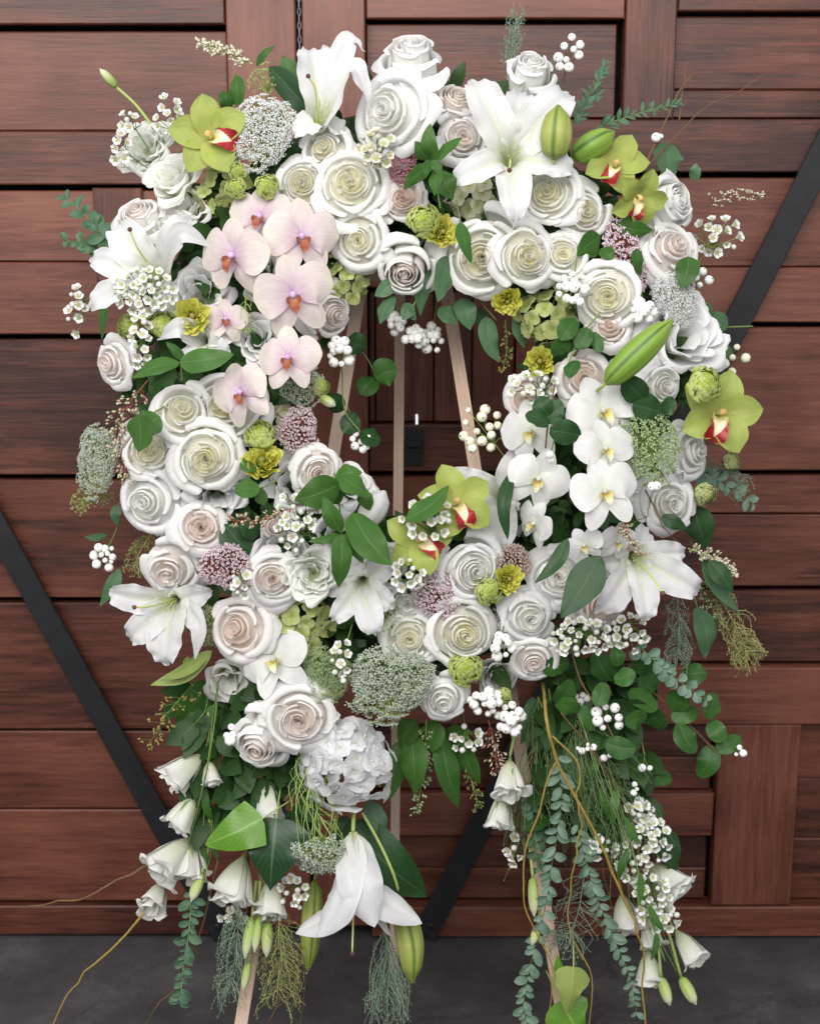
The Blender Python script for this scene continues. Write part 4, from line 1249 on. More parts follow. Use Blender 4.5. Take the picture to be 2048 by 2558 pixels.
WOOD_D, WOOD_M, WOOD_L = (0.046, 0.0130, 0.0080), (0.126, 0.037, 0.0215), (0.215, 0.076, 0.045)
M['wood_h'] = wood_mat('wood_h', 0, WOOD_D, WOOD_M, WOOD_L, rough=0.44, bump=0.4, spec=0.55)
M['wood_v'] = wood_mat('wood_v', 2, WOOD_D, WOOD_M, WOOD_L, rough=0.44, bump=0.4, spec=0.55)
M['iron'] = speck_mat('iron', [(0.006, 0.006, 0.008), (0.014, 0.014, 0.017), (0.024, 0.022, 0.022)], rough=0.55, scale=25, spec=0.4)
M['dark'] = speck_mat('dark', [(0.006, 0.004, 0.003), (0.010, 0.006, 0.005)], rough=0.9)

def concrete():
    m, nt, out = new_mat('concrete')
    tc = N_(nt, 'ShaderNodeTexCoord')
    n1 = N_(nt, 'ShaderNodeTexNoise'); nt.links.new(tc.outputs['Object'], n1.inputs['Vector']); n1.inputs['Scale'].default_value = 5; n1.inputs['Detail'].default_value = 6; n1.inputs['Roughness'].default_value = 0.65
    n2 = N_(nt, 'ShaderNodeTexNoise'); nt.links.new(tc.outputs['Object'], n2.inputs['Vector']); n2.inputs['Scale'].default_value = 90; n2.inputs['Detail'].default_value = 4
    c = ramp(nt, n1.outputs[0], [(0.30, (0.030, 0.027, 0.029)), (0.52, (0.058, 0.053, 0.056)), (0.72, (0.105, 0.098, 0.100))])
    sp = ramp(nt, n2.outputs[0], [(0.62, (1, 1, 1)), (0.72, (1.5, 1.45, 1.4))])
    c = mixc(nt, 1.0, c, sp, 'MULTIPLY')
    vo = N_(nt, 'ShaderNodeTexVoronoi', feature='DISTANCE_TO_EDGE'); vo.inputs['Scale'].default_value = 2.6
    wm = N_(nt, 'ShaderNodeMix', data_type='RGBA'); wm.inputs[0].default_value = 0.16
    nt.links.new(tc.outputs['Object'], wm.inputs[6]); nt.links.new(n1.outputs['Color'], wm.inputs[7])
    nt.links.new(wm.outputs[2], vo.inputs['Vector'])
    cr = ramp(nt, vo.outputs['Distance'], [(0.0, (0.62, 0.61, 0.61)), (0.010, (1, 1, 1))])
    c = mixc(nt, 1.0, c, cr, 'MULTIPLY')
    p = N_(nt, 'ShaderNodeBsdfPrincipled'); nt.links.new(c, p.inputs['Base Color']); p.inputs['Roughness'].default_value = 0.78
    bp = N_(nt, 'ShaderNodeBump'); bp.inputs['Strength'].default_value = 0.4; bp.inputs['Distance'].default_value = 0.004
    nt.links.new(n2.outputs[0], bp.inputs['Height']); nt.links.new(bp.outputs[0], p.inputs['Normal'])
    nt.links.new(p.outputs[0], out.inputs[0])
    return m
M['concrete'] = concrete()

b = MB()
xs = np.linspace(-4, 4, 40); ys = np.linspace(-3.5, 1.2, 30)
rs_ = np.random.RandomState(3)
P = np.array([[(x, y, 0.0) for x in xs] for y in ys]); P[:, :, 2] += rs_.rand(30, 40) * 0.003 - 0.003
b.grid(P)
fl = obj('floor', b.mesh('floor'), M['concrete']); fl['kind'] = 'structure'

def board(parent, name, x0, x1, z0, z1, front, thick, grain):
    me = box_mesh(x1 - x0, thick, z1 - z0, 0.0025)
    return obj(name, me, M['wood_h' if grain == 'h' else 'wood_v'], parent, Matrix.Translation(((x0 + x1) / 2, front + thick / 2, (z0 + z1) / 2)) @ Matrix.Rotation(RNG.uniform(-0.0015, 0.0015), 4, 'Y'))

DX = lambda px, py: on_plane(px, py, DOOR_Y).x
DZ = lambda py: on_plane(1024, py, DOOR_Y).z
ZTOP = DZ(-260)
GAPX = DX(745, 60)
doorL = thing('plank_door', 'reddish brown framed plank door leaf left of the dark vertical gap', 'door', Matrix.Identity(4), 'door leaves')
doorR = thing('plank_door', 'reddish brown framed plank door leaf right of the dark vertical gap', 'door', Matrix.Identity(4), 'door leaves')
doorL['kind'] = doorR['kind'] = 'thing'
F, R_ = DOOR_Y, DOOR_Y + 0.030
def fill(parent, x0, x1, pyt, pyb, seams, front=R_, grain='h'):
    """recessed boards between two heights"""
    e = [pyt] + list(seams) + [pyb]
    for a, c in zip(e[:-1], e[1:]):
        board(parent, 'plank', x0, x1, DZ(c) + 0.0006, DZ(a) - 0.0006, front + RNG.uniform(0, 0.002), 0.02, grain)
def vfill(parent, xs_, pyt, pyb, front=R_):
    for a, c in zip(xs_[:-1], xs_[1:]):
        board(parent, 'plank', a + 0.0012, c - 0.0012, DZ(pyb), DZ(pyt), front + RNG.uniform(0, 0.006), 0.02, 'v')
# left leaf
xl0, xl1 = DX(-420, 60), DX(563, 60)
board(doorL, 'stile', xl1 + 0.002, GAPX - 0.005, 0.03, ZTOP, F, 0.05, 'v')
board(doorL, 'rail', xl0, xl1 - 0.001, DZ(60), DZ(-260), F + 0.002, 0.045, 'h')
LEFT = [(74, 326, 0.028), (327, 462, 0.012), (476, 655, 0.022), (656, 838, 0.020), (850, 1190, 0.016), (1203, 1500, 0.018), (1512, 1829, 0.018), (1836, 2030, 0.020), (2034, 2264, 0.022), (2268, 2341, 0.006)]
for a, c, f in LEFT:
    board(doorL, 'plank', xl0, xl1 - 0.001, DZ(c) + 0.0006, DZ(a) - 0.0006, F + f + RNG.uniform(-0.002, 0.002), 0.03, 'h')
board(doorL, 'batten', DX(228, 470), DX(352, 470), DZ(704), DZ(470), F + 0.010, 0.03, 'v')
# right leaf
xr0, xr1 = DX(755, 60), DX(912, 60)
m0, m1 = DX(1563, 60), DX(1690, 60)
xr9 = DX(2500, 60)
board(doorR, 'stile', xr0, xr1, 0.03, ZTOP, F, 0.05, 'v')
board(doorR, 'stile', m0, m1, DZ(296), ZTOP, F + 0.001, 0.05, 'v')
board(doorR, 'rail', xr1 + 0.002, m0 - 0.002, DZ(45), ZTOP, F + 0.006, 0.045, 'h')
board(doorR, 'rail', m1 + 0.002, xr9, DZ(26), ZTOP, F + 0.006, 0.045, 'h')
fill(doorR, xr1 + 0.001, m0 - 0.012, 55, 294, [])
fill(doorR, m1 + 0.001, xr9, 36, 294, [222])
board(doorR, 'rail', xr1 + 0.002, xr9, DZ(430), DZ(298), F + 0.003, 0.045, 'h')
cx0 = DX(1290, 900)
board(doorR, 'rail', xr1 + 0.002, cx0, DZ(720), DZ(444), F + 0.016, 0.035, 'h')
vfill(doorR, [xr1 + 0.001, DX(935, 900), DX(1000, 900), DX(1085, 900), DX(1180, 900), cx0], 730, 1060)
board(doorR, 'rail', xr1 + 0.002, cx0, DZ(1180), DZ(1064), F + 0.010, 0.04, 'h')
board(doorR, 'plank', xr1 + 0.002, cx0, DZ(1664), DZ(1196), F + 0.024, 0.03, 'h')
for a, c, f in [(443, 668, 0.020), (669, 808, 0.019), (820, 1180, 0.017), (1192, 1288, 0.020), (1290, 1470, 0.016), (1482, 1662, 0.022)]:
    board(doorR, 'plank', cx0 + 0.001, xr9, DZ(c) + 0.0006, DZ(a) - 0.0006, F + f, 0.03, 'h')
board(doorR, 'rail', xr1 + 0.002, xr9, DZ(1812), DZ(1670), F + 0.003, 0.045, 'h')
sx0 = DX(1790, 2000)
board(doorR, 'stile', sx0, DX(1990, 2000), DZ(2264), DZ(1814), F + 0.004, 0.045, 'v')
fill(doorR, xr1 + 0.001, sx0 - 0.010, 1822, 1986, [1905])
board(doorR, 'rail', xr1 + 0.002, sx0 - 0.003, DZ(2096), DZ(1990), F + 0.014, 0.035, 'h')
fill(doorR, xr1 + 0.001, sx0 - 0.010, 2104, 2262, [2185])
fill(doorR, DX(1992, 2000), xr9, 1822, 2262, [1960, 2110])
board(doorR, 'rail', xr1 + 0.002, xr9, DZ(2341), DZ(2268), F + 0.001, 0.05, 'h')
# latch plate
lp0 = on_plane(1034, 1075, F - 0.002); lp1 = on_plane(1034, 1165, F - 0.002)
b = MB()
me = box_mesh(0.040, 0.006, lp0.z - lp1.z, 0.001)
o = obj('latch_plate', me, M['iron'], doorR, Matrix.Translation((on_plane(1034, 1115, F).x, F + 0.006, (lp0.z + lp1.z) / 2)))
me = box_mesh(0.030, 0.012, 0.012, 0.002)
obj('bolt', me, M['iron'], o, Matrix.Translation((0.0, -0.008, 0.008)))
M['daylight'] = bpy.data.materials.new('daylight'); M['daylight'].use_nodes = True
_n = M['daylight'].node_tree; _p = _n.nodes['Principled BSDF']; _p.inputs['Base Color'].default_value = (0.9, 0.93, 1, 1); _p.inputs['Emission Color'].default_value = (0.9, 0.95, 1, 1); _p.inputs['Emission Strength'].default_value = 0.9
g0 = on_plane(1041, 1036, F + 0.02); g1 = on_plane(1041, 1062, F + 0.02)
o = obj('daylight_slit', box_mesh(0.0045, 0.004, g0.z - g1.z, 0.001), M['daylight'], doorR, Matrix.Translation((g0.x, F + 0.022, (g0.z + g1.z) / 2)))
o['label'] = 'bright slit of daylight through the door above the latch'
# dark boarding behind the door's joints
me = box_mesh(xr9 - xl0, 0.02, ZTOP - 0.0, 0.001)
bk = obj('backing_wall', me, M['dark'], None, Matrix.Translation(((xl0 + xr9) / 2, DOOR_Y + 0.085, ZTOP / 2)))
bk['kind'] = 'structure'
# pale rings strung down the gap, standing in for its light glints
ch = thing('gap_glints', 'row of pale rings standing in for light glints between the door leaves', 'gap_glints', Matrix.Translation((GAPX, F + 0.03, DZ(60))))
M['glint_pale'] = speck_mat('glint_pale', [(0.55, 0.55, 0.57), (0.70, 0.70, 0.72)], rough=0.3)
b = MB(); a_ = np.linspace(0, 2 * np.pi, 13); b.tube([(0.0028 * math.cos(q), 0, 0.007 * math.sin(q)) for q in a_], 0.0010, 5, cap=False); LINK = b.mesh('link')
for k in range(34):
    obj('link', LINK, M['glint_pale'], ch, Matrix.Translation((0, 0, 0.20 - 0.0125 * k)) @ Matrix.Rotation(1.2 * (k % 2) + 0.2, 4, 'Z'))

def bar(label, p0, p1, w):
    A = on_plane(*p0, F - 0.012); B = on_plane(*p1, F - 0.012)
    L = (B - A).length
    ang = math.atan2(B.z - A.z, B.x - A.x)
    m = Matrix.Translation((A + B) / 2) @ Matrix.Rotation(-ang, 4, 'Y')
    t = thing('iron_brace', label, 'brace', m, 'iron braces across the door')
    obj('flat_bar', box_mesh(L, 0.008, w, 0.0015), M['iron'], t)
    for k in (-1, 1):
        b2 = MB(); b2.ball((0, 0, 0), 0.008, 8, 6, 0, (1, 0.5, 1))
        obj('bolt_head', b2.mesh('bolt_head'), M['iron'], t, Matrix.Translation((k * (L / 2 - 0.03), -0.005, 0)))
bar('black iron brace slanting down the left door leaf to the floor', (-160, 1040), (560, 2340), 0.048)
bar('black iron brace slanting from upper right down behind the wreath', (2260, -20), (1060, 2338), 0.052)

# easel of pale pine strips (built in the leaning frame, tilted with the wreath)
LEANERS = []
def strip(parent, name, P0, P1, w, th, mat):
    v = P1 - P0
    L = v.length
    z = v.normalized(); x = z.cross(Vector((0, 1, 0))).normalized(); y = z.cross(x)
    m = Matrix((x, y, z)).transposed().to_4x4(); m.translation = (P0 + P1) / 2
    me = box_mesh(w, th, L, 0.0012)
    return obj(name, me, mat, parent, parent.matrix_world.inverted() @ m)
easel = thing('easel', 'pale pine three-legged easel holding up the flower wreath', 'easel', Matrix.Identity(4))
TI = TILT.inverted()
def to_floor(A, B):
    """carry the line through flat-frame points A, B down to the world floor"""
    a, c = TILT @ A, TILT @ B
    k = a.z / (a.z - c.z)
    return TI @ (a + (c - a) * k)
top = at(1008, 165, -0.045)
for q in ((605, 2558), (1392, 2480)):
    foot = to_floor(top, at(q[0], q[1], -0.02))
    strip(easel, 'leg', top + Vector((0.012 * (1 if q[0] > 1000 else -1), 0, 0)), foot, 0.021, 0.016, M['pine'])
bf = TI @ (on_plane(985, 2300, 0.36)); bf = to_floor(at(1003, 300, -0.09), bf)
strip(easel, 'leg', at(1004, 190, -0.075), bf, 0.018, 0.014, M['pine'])
strip(easel, 'crossbar', at(745, 1690, -0.03), at(1258, 1690, -0.03), 0.022, 0.018, M['pine'])
strip(easel, 'crossbar', at(905, 690, -0.03), at(1105, 690, -0.03), 0.018, 0.012, M['pine'])

# wreath base: mossy ring with filler greenery
base = thing('wreath_ring', 'dark mossy wreath ring hidden under the flowers on the easel', 'wreath', Matrix.Translation(at(RCX, RCY, 0)))
b = MB()
P = np.zeros((72, 14, 3))
rs_ = np.random.RandomState(9)
O_ = at(RCX, RCY, 0)
for i, a in enumerate(np.linspace(0, 2 * np.pi, 72)):
    c = at(RCX + RRX * math.cos(a), RCY - RRY * math.sin(a) * 0.985, 0.02) - O_
    od = Vector((math.cos(a), 0, math.sin(a)))
    for j, t_ in enumerate(np.linspace(0, 2 * np.pi, 14, endpoint=False)):
        P[i, j] = c + od * (0.105 * math.cos(t_)) + Vector((0, -0.055 * math.sin(t_), 0))
b.grid(P, closed=True)
obj('moss_ring', b.mesh('moss_ring'), M['moss'], base)
def filler(n, seed, sel, name):
    rs = np.random.RandomState(seed); b = MB()
    for k in range(n):
        px, py, d, ang, L = sel(rs)
        A = np.array(at(px, py, d) - O_)
        q = np.array([math.cos(ang), -0.35 + 0.5 * rs.randn(), math.sin(ang)]); q = q / np.linalg.norm(q)
        L *= S
        b.grid(blade([A, A + q * L * 0.5 + np.array([0, -0.006, 0]), A + q * L], L * rs.uniform(0.2, 0.34), np.array([0.4 * rs.randn(), -1, 0.4 * rs.randn()]), 6, 3, fold=0.2))
    o = obj(name, b.mesh(name), M['filler'], base); o['kind'] = 'stuff'
def sel_ring(rs):
    a = rs.rand() * 6.283; q = 1 + 0.36 * (rs.rand() * 2 - 1)
    px, py = RCX + RRX * q * math.cos(a), RCY - RRY * q * math.sin(a)
    return px, py, ring_depth(px, py) - 0.075 + 0.03 * rs.rand(), rs.rand() * 6.28, 45 + 45 * rs.rand()
filler(1500, 5, sel_ring, 'filler_leaves')
def sel_tail(rs):
    if rs.rand() < 0.5:
        px, py = 470 + 330 * rs.rand(), 1700 + 360 * rs.rand() ** 1.3
    else:
        px, py = 1340 + 260 * rs.rand(), 1640 + 420 * rs.rand() ** 1.2
    return px, py, ring_depth(px, py) - 0.045 + 0.02 * rs.rand(), -1.57 + 0.7 * rs.randn(), 55 + 60 * rs.rand()
filler(330, 6, sel_tail, 'trailing_filler_leaves')
# ------------------------------------------------------------------ the flowers, one by one (photo pixels)
# roses ---------------------------------------------------------------------------------------------------
rose(1028, 178, 185, -0.15, 0.95, 'topmost white rose, seen from the side opening upward above the wreath', 'p', 'cup', dd=0.02)
rose(985, 285, 235, -0.62, 0.12, 'very large white rose facing left just under the topmost rose', 'p', 'loose', dd=0.03)
rose(1138, 262, 125, 0.05, 0.75, 'blush rosebud standing between the topmost rose and the big spread lily', 'b', 'cup')
rose(1152, 345, 140, 0.1, -0.1, 'pale rose half hidden behind the pointed green leaf whorl', 'm', 'loose')
rose(1320, 195, 140, 0.15, 0.8, 'white rose standing up behind the big spread lily', 'p', 'cup')
rose(815, 379, 135, -0.1, 0.25, 'small cream-centred rose on top of a cluster of four', 'w')
rose(763, 465, 145, -0.15, 0.05, 'cream-centred rose touching the round white lace flower side of its cluster', 'w')
rose(874, 464, 175, 0.0, 0.0, 'wide open white rose with yellow-green heart beside the blush rose', 'w', dd=0.015)
rose(1002, 498, 125, 0.0, 0.0, 'peach blush rose left of the pointed green leaf whorl', 'b')
rose(898, 600, 160, 0.05, -0.1, 'cream-centred rose right of the upper pink orchids', 'w', dd=0.01)
rose(1012, 668, 155, 0.1, -0.45, 'blush-hearted rose nodding down above the hole of the wreath', 'm', 'cup', dd=0.02)
rose(1205, 640, 205, 0.05, -0.12, 'tall white rose with a green leaf lying across its heart', 'w', dd=0.01)
rose(1308, 642, 165, 0.0, -0.08, 'white rose between the leaf-crossed rose and the narrow rose', 'w', dd=0.02)
rose(1404, 640, 130, 0.12, -0.1, 'narrow cream-hearted rose above a knot of white berries', 'w')
rose(1366, 487, 150, 0.0, 0.08, 'white rose directly below the big spread lily', 'w', dd=0.01)
rose(1455, 530, 122, 0.2, -0.05, 'half-open white rose beside the upper right green orchids', 'w')
rose(1662, 510, 160, 0.75, 0.25, 'white rose on the right rim turned to the right', 'p', 'cup')
rose(1668, 628, 165, 0.3, 0.15, 'blush-white rose beside the pink rice flower on the right rim', 'm', 'loose')
rose(1519, 738, 150, -0.05, -0.05, 'single cream-hearted rose left of the green lily bud tip', 'w', dd=0.02)
rose(1520, 825, 115, -0.1, 0.1, 'peach garden rose under the base of a white rose, left of the long bud', 'b', 'loose')
rose(1590, 822, 120, 0.2, 0.1, 'pale blush rose mostly covered by the long green lily bud', 'm', 'loose', dd=-0.02)
rose(1458, 945, 135, -0.05, -0.1, 'peach garden rose with ragged heart above the white moth orchids', 'b', 'loose')
rose(1645, 965, 130, 0.3, -0.2, 'white rose below the long green bud, left of the far right orchid', 'p', 'loose')
rose(358, 555, 145, -0.45, 0.5, 'blush-tinged rose at the upper left rim above a white lily', 'm', 'cup')
rose(287, 908, 135, -0.6, -0.05, 'pale rose at the left rim facing the wall', 'm', 'loose')
rose(458, 1035, 165, -0.05, 0.1, 'upper left rose of the cluster of white roses on the left arm', 'w', dd=0.01)
rose(566, 1022, 185, 0.1, 0.0, 'large white rose with a pink orchid lying on it', 'w', dd=-0.01)
rose(375, 1128, 145, -0.2, 0.0, 'white rose with a pointed green leaf over its top left edge', 'w')
rose(516, 1146, 170, 0.0, -0.03, 'fully open white rose left of the yellow ranunculus', 'w', dd=0.02)
rose(378, 1252, 165, -0.25, -0.15, 'greyish white rose below the green lace flower at the left rim', 'p', 'loose')
rose(502, 1318, 145, 0.1, 0.05, 'blush rose above the dusty pink rice flower on the lower left', 'b', 'loose')
rose(428, 1418, 155, -0.25, -0.3, 'pearly rose just above the lower left white lily', 'm', 'loose')
rose(684, 1445, 155, 0.0, 0.0, 'blush-hearted rose right of the dusty pink rice flower', 'm', 'loose', dd=0.015)
rose(604, 1572, 160, -0.3, -0.05, 'blush rose right of the lower left lily, with a large folded petal', 'b', 'loose', dd=0.02)
rose(748, 1790, 200, 0.05, -0.15, 'biggest blush rose low down, above the white hydrangea', 'm', 'loose', dd=0.05)
rose(655, 1838, 160, -0.25, -0.55, 'pearly blush rose nodding beside the biggest blush rose', 'm', 'cup', dd=0.03)
rose(1107, 1742, 130, 0.15, -0.35, 'greyish white rose right of the wide grey lace flower', 'p', 'loose', dd=0.03)
rose(1025, 1592, 145, -0.05, 0.1, 'cream-hearted rose just above the wide grey lace flower', 'w')
rose(1152, 1580, 160, 0.05, 0.0, 'white rose with spiral heart below the pink rice flower', 'w', dd=0.015)
rose(1178, 1424, 150, 0.0, 0.05, 'round white rose right of the red-lipped green orchid', 'p', dd=0.02)
rose(1318, 1540, 150, 0.0, 0.0, 'white rose on the lower right with a cool grey heart', 'p', 'loose')
rose(1333, 1648, 125, 0.05, -0.5, 'small pearly rose nodding above the yellow willow stem', 'm', 'loose', dd=0.02)
rose(1390, 1442, 165, 0.1, 0.05, 'white rose partly behind the broad dark leaf on the lower right', 'p', 'loose', dd=-0.01)
rose(1492, 1500, 165, 0.15, -0.15, 'blush rose half covered by the lower right lily', 'b', 'loose', dd=-0.01)
rose(1666, 1256, 160, 0.35, -0.05, 'white rose at the right rim under the green lace flower', 'p', 'loose')
rose(1712, 1128, 150, 0.8, 0.0, 'white rose seen edge-on right of the green lace flower', 'p', 'loose')
rose(790, 1176, 140, 0.3, 0.0, 'blush-hearted rose with wide white outer petals at the left edge of the hole', 'm', 'loose', dd=0.02)
rose(824, 782, 125, 0.6, -0.15, 'pale rose tucked behind the lowest big pink orchid, facing the hole', 'm', 'open')
rose(691, 1312, 68, 0.1, -0.2, 'small tan rosebud among the white waxflowers', 't', 'cup', dd=0.02)
rose(1320, 995, 125, -0.15, 0.0, 'pinkish white rose left of the top white moth orchid', 'b', dd=-0.01)

# frontal lisianthus and carnations -----------------------------------------------------------------------
lisianthus(366, 372, 130, -0.3, 0.2, 'frilly white carnation at the upper left beside the waxflowers', 'carn', mat='carn', name='carnation', group='carnations')
lisianthus(430, 440, 135, -0.4, 0.5, 'white lisianthus below the frilly carnation, left of the green orchid', 'open', dd=0.01)
lisianthus(780, 1434, 125, 0.0, 0.0, 'greenish white carnation in the lower left of the wreath', 'carn', mat='carn', name='carnation', dd=0.02, group='carnations')
lisianthus(1705, 835, 200, 0.35, 0.15, 'big fluffy white lisianthus at the right rim behind the long bud', 'open', mat='pure_white')
lisianthus(500, 735, 140, 0.1, 0.2, 'open white lisianthus left of the middle pink orchids', 'open', mat='pure_white', dd=-0.02)
lisianthus(540, 1238, 150, 0.2, -0.3, 'open white lisianthus below the fully open rose on the left arm', 'open', mat='pure_white', dd=-0.015)
lisianthus(705, 1372, 130, 0.0, 0.1, 'open white lisianthus behind the blush-hearted rose on the lower left', 'open', mat='pure_white', dd=-0.01)
lisianthus(872, 1220, 110, 0.1, 0.1, 'white lisianthus among green leaves at the lower left of the hole', 'open', mat='pure_white', dd=0.0)
lisianthus(1240, 1690, 100, 0.2, -0.1, 'small white lisianthus behind the berry clusters at the bottom', 'open', mat='pure_white', dd=-0.03)
lisianthus(430, 560, 110, -0.1, 0.5, 'white lisianthus above the curled petal of the left lily', 'open', dd=-0.02)

lisianthus(642, 845, 115, 0.1, 0.1, 'white lisianthus peeping between the pink moth orchids at the hole', 'open', mat='pure_white', dd=-0.02)
lisianthus(655, 690, 130, 0.0, 0.0, 'white lisianthus deep behind the two largest pink moth orchids', 'open', mat='pure_white', dd=-0.03)
lisianthus(850, 1335, 125, 0.1, 0.1, 'white lisianthus under the spray of glossy leaves', 'open', mat='pure_white', dd=-0.02)
lisianthus(955, 1418, 130, 0.0, 0.1, 'white lisianthus right of the drooping bottom lily', 'open', mat='pure_white', dd=-0.025)
lisianthus(470, 520, 115, -0.2, 0.3, 'white lisianthus left of the pink spray, below the green orchid', 'open', mat='lisi_white', dd=-0.03)
lisianthus(1560, 960, 120, 0.1, 0.0, 'white lisianthus under the lower end of the long green bud', 'open', mat='pure_white', dd=-0.02)
lisianthus(1560, 1180, 130, 0.2, 0.0, 'white lisianthus between the white moth orchids and green lace flower', 'open', mat='pure_white', dd=-0.02)
lisianthus(735, 1212, 130, 0.0, 0.1, 'white lisianthus left of the wide-petalled rose at the hole', 'open', mat='pure_white', dd=-0.015)
rose(1020, 1515, 125, -0.1, 0.1, 'white rose half hidden left of the bottom pink rice flower', 'p', 'loose', dd=-0.025)
rose(1250, 1560, 120, 0.1, 0.0, 'white rose behind the berries above the bottom lime ranunculus', 'p', 'loose', dd=-0.03)
rose(650, 1500, 120, 0.0, 0.0, 'white rose in the gap between two lower left blush roses', 'm', 'loose', dd=-0.03)
rose(1240, 360, 120, 0.1, 0.1, 'white rose tucked behind the left petals of the big spread lily', 'p', 'loose', dd=-0.03)
# hanging lisianthus bells --------------------------------------------------------------------------------
lisianthus(570, 1702, 118, -0.1, -0.55, 'white lisianthus nodding under the lower left blush rose', 'open', dd=0.03)
lisianthus(458, 1925, 105, 0, 0, 'uppermost white lisianthus bell trailing at the lower left', dd=0.0, n3=(-0.9, -0.5, -0.75), stem_to=[(520, 1780, 0.08)])
lisianthus(528, 1935, 60, 0, 0, 'narrow white lisianthus bell behind the lower left trail', dd=-0.01, n3=(0.25, -0.4, -1), stem_to=[(525, 1800, 0.08)])
lisianthus(460, 2035, 90, 0, 0, 'second white lisianthus bell of the lower left trail', dd=0.01, n3=(-0.5, -0.4, -0.9), stem_to=[(520, 1840, 0.07)])
lisianthus(430, 2145, 115, 0, 0, 'wide white lisianthus bell of the lower left trail facing left', dd=0.01, n3=(-0.75, -0.55, -0.75), stem_to=[(500, 1950, 0.06)])
lisianthus(478, 2150, 105, 0, 0, 'wide white lisianthus bell of the lower left trail facing down', dd=0.0, n3=(0.1, -0.5, -0.9), stem_to=[(505, 1950, 0.05)])
lisianthus(390, 2245, 85, 0, 0, 'lowest left crumpled white lisianthus above a willow twig', dd=0.0, n3=(-0.2, -0.9, -0.6), stem_to=[(455, 2120, 0.05)])
lisianthus(672, 2005, 90, 0, 0, 'white lisianthus bell just above the bright green ivy leaf tip', dd=0.0, n3=(0.1, -0.4, -1), stem_to=[(690, 1880, 0.09)])
lisianthus(590, 2205, 112, 0, 0, 'pale lisianthus bell left of the dark ivy leaf', dd=0.01, n3=(-0.25, -0.5, -0.9), stem_to=[(600, 2050, 0.05)])
lisianthus(677, 2250, 92, 0, 0, 'white lisianthus bell hanging straight down under the dark ivy leaf', dd=0.015, n3=(0.03, -0.35, -1), stem_to=[(675, 2130, 0.05)])
lisianthus(1270, 1950, 95, 0, 0, 'white lisianthus bell beside the upper yellow willow stem', dd=0.02, n3=(-0.1, -0.6, -0.8), stem_to=[(1290, 1810, 0.09)])
lisianthus(1248, 2030, 85, 0, 0, 'lower white lisianthus bell left of the upper yellow willow stem', dd=0.01, n3=(-0.2, -0.5, -0.9), stem_to=[(1285, 1840, 0.08)])
lisianthus(1665, 2200, 105, 0, 0, 'white lisianthus bell flaring right beside the lower waxflowers', dd=0.0, n3=(0.75, -0.6, -0.6), stem_to=[(1590, 2060, 0.06)])
lisianthus(1562, 2288, 88, 0, 0, 'white lisianthus bell crossed by the yellow willow stem', dd=-0.01, n3=(0.15, -0.4, -1), stem_to=[(1530, 2120, 0.05)])
lisianthus(1622, 2335, 72, 0, 0, 'white lisianthus bell half hidden behind thin stems at lower right', dd=-0.01, n3=(0.15, -0.4, -1), stem_to=[(1580, 2150, 0.04)])
lisianthus(1718, 2372, 88, 0, 0, 'rightmost low lisianthus bell with a greenish base', dd=0.0, n3=(0.55, -0.5, -0.85), stem_to=[(1640, 2230, 0.04)])
lisianthus(1620, 2425, 80, 0, 0, 'lowest greenish lisianthus bell near the end of the willow stem', dd=-0.01, n3=(0.0, -0.4, -1), stem_to=[(1600, 2260, 0.03)], mat='carn')

# lilies --------------------------------------------------------------------------------------------------
lily(800, 300, 'white lily reaching up at the upper left with a curled-back petal', [(772, 100, -0.01, 105), (828, 92, -0.04, 62), (912, 130, -0.01, 66, 868, 105, 0.0), (928, 280, 0.02, 92, 880, 165, 0.05), (738, 335, 0.02, 74), (870, 345, -0.02, 64)],
     axis=(0.25, -0.8, 0.55), pistil=(770, 190, 0.06), dd=0.03)
lily(1274, 392, 'biggest spread white lily at the top right with green stamens', [(1174, 186, -0.01, 104), (1300, 215, -0.03, 95), (1432, 222, 0.0, 112), (1128, 455, 0.02, 80), (1290, 552, 0.03, 92), (1438, 420, 0.01, 96)],
     axis=(0.0, -1, 0.15), pistil=(1272, 425, 0.09), dd=0.045)
lily(388, 690, 'white lily at the left rim with a long dark-tipped pistil', [(288, 550, 0.0, 108), (213, 642, 0.01, 78), (213, 770, 0.04, 72), (532, 618, 0.03, 70, 450, 585, 0.05), (490, 545, -0.01, 62, 440, 560, 0.03), (440, 790, 0.0, 80)],
     axis=(-0.25, -1, 0.1), pistil=(325, 573, 0.07), dd=0.03)
lily(432, 1503, 'white lily at the lower left rim spread toward the wall', [(262, 1480, 0.02, 74), (316, 1606, 0.02, 84), (410, 1668, 0.03, 98), (488, 1648, 0.02, 62, 495, 1560, 0.03), (528, 1478, 0.0, 68), (420, 1415, -0.04, 60)],
     axis=(-0.2, -1, -0.15), pistil=(336, 1517, 0.06), dd=0.04)
lily(1586, 1392, 'white lily at the lower right rim with ruffled long petals', [(1718, 1380, 0.0, 82), (1758, 1484, 0.02, 88), (1618, 1558, 0.03, 76), (1493, 1536, 0.03, 86), (1500, 1410, -0.01, 64), (1610, 1310, -0.03, 66)],
     axis=(0.2, -1, -0.15), pistil=(1655, 1482, 0.07), dd=0.04, ruffle=0.16)
lily(884, 2110, 'trumpet-shaped white lily hanging upside down at the bottom', [(738, 2332, 0.02, 100, 828, 2270, 0.025), (794, 2342, 0.04, 112, 846, 2246, 0.045), (936, 2316, 0.05, 122, 902, 2215, 0.055), (1054, 2308, 0.02, 104, 946, 2232, 0.03), (978, 2340, 0.0, 84, 930, 2240, 0.0), (860, 2315, -0.02, 100, 868, 2220, -0.02)],
     axis=(0.05, -0.45, -0.9), pistil=(880, 2382, 0.02), base=(882, 2078), dd=0.05, stamens=False, radial=True, ruffle=0.06, stem_to=[(884, 2030, 0.10), (890, 1960, 0.06)])
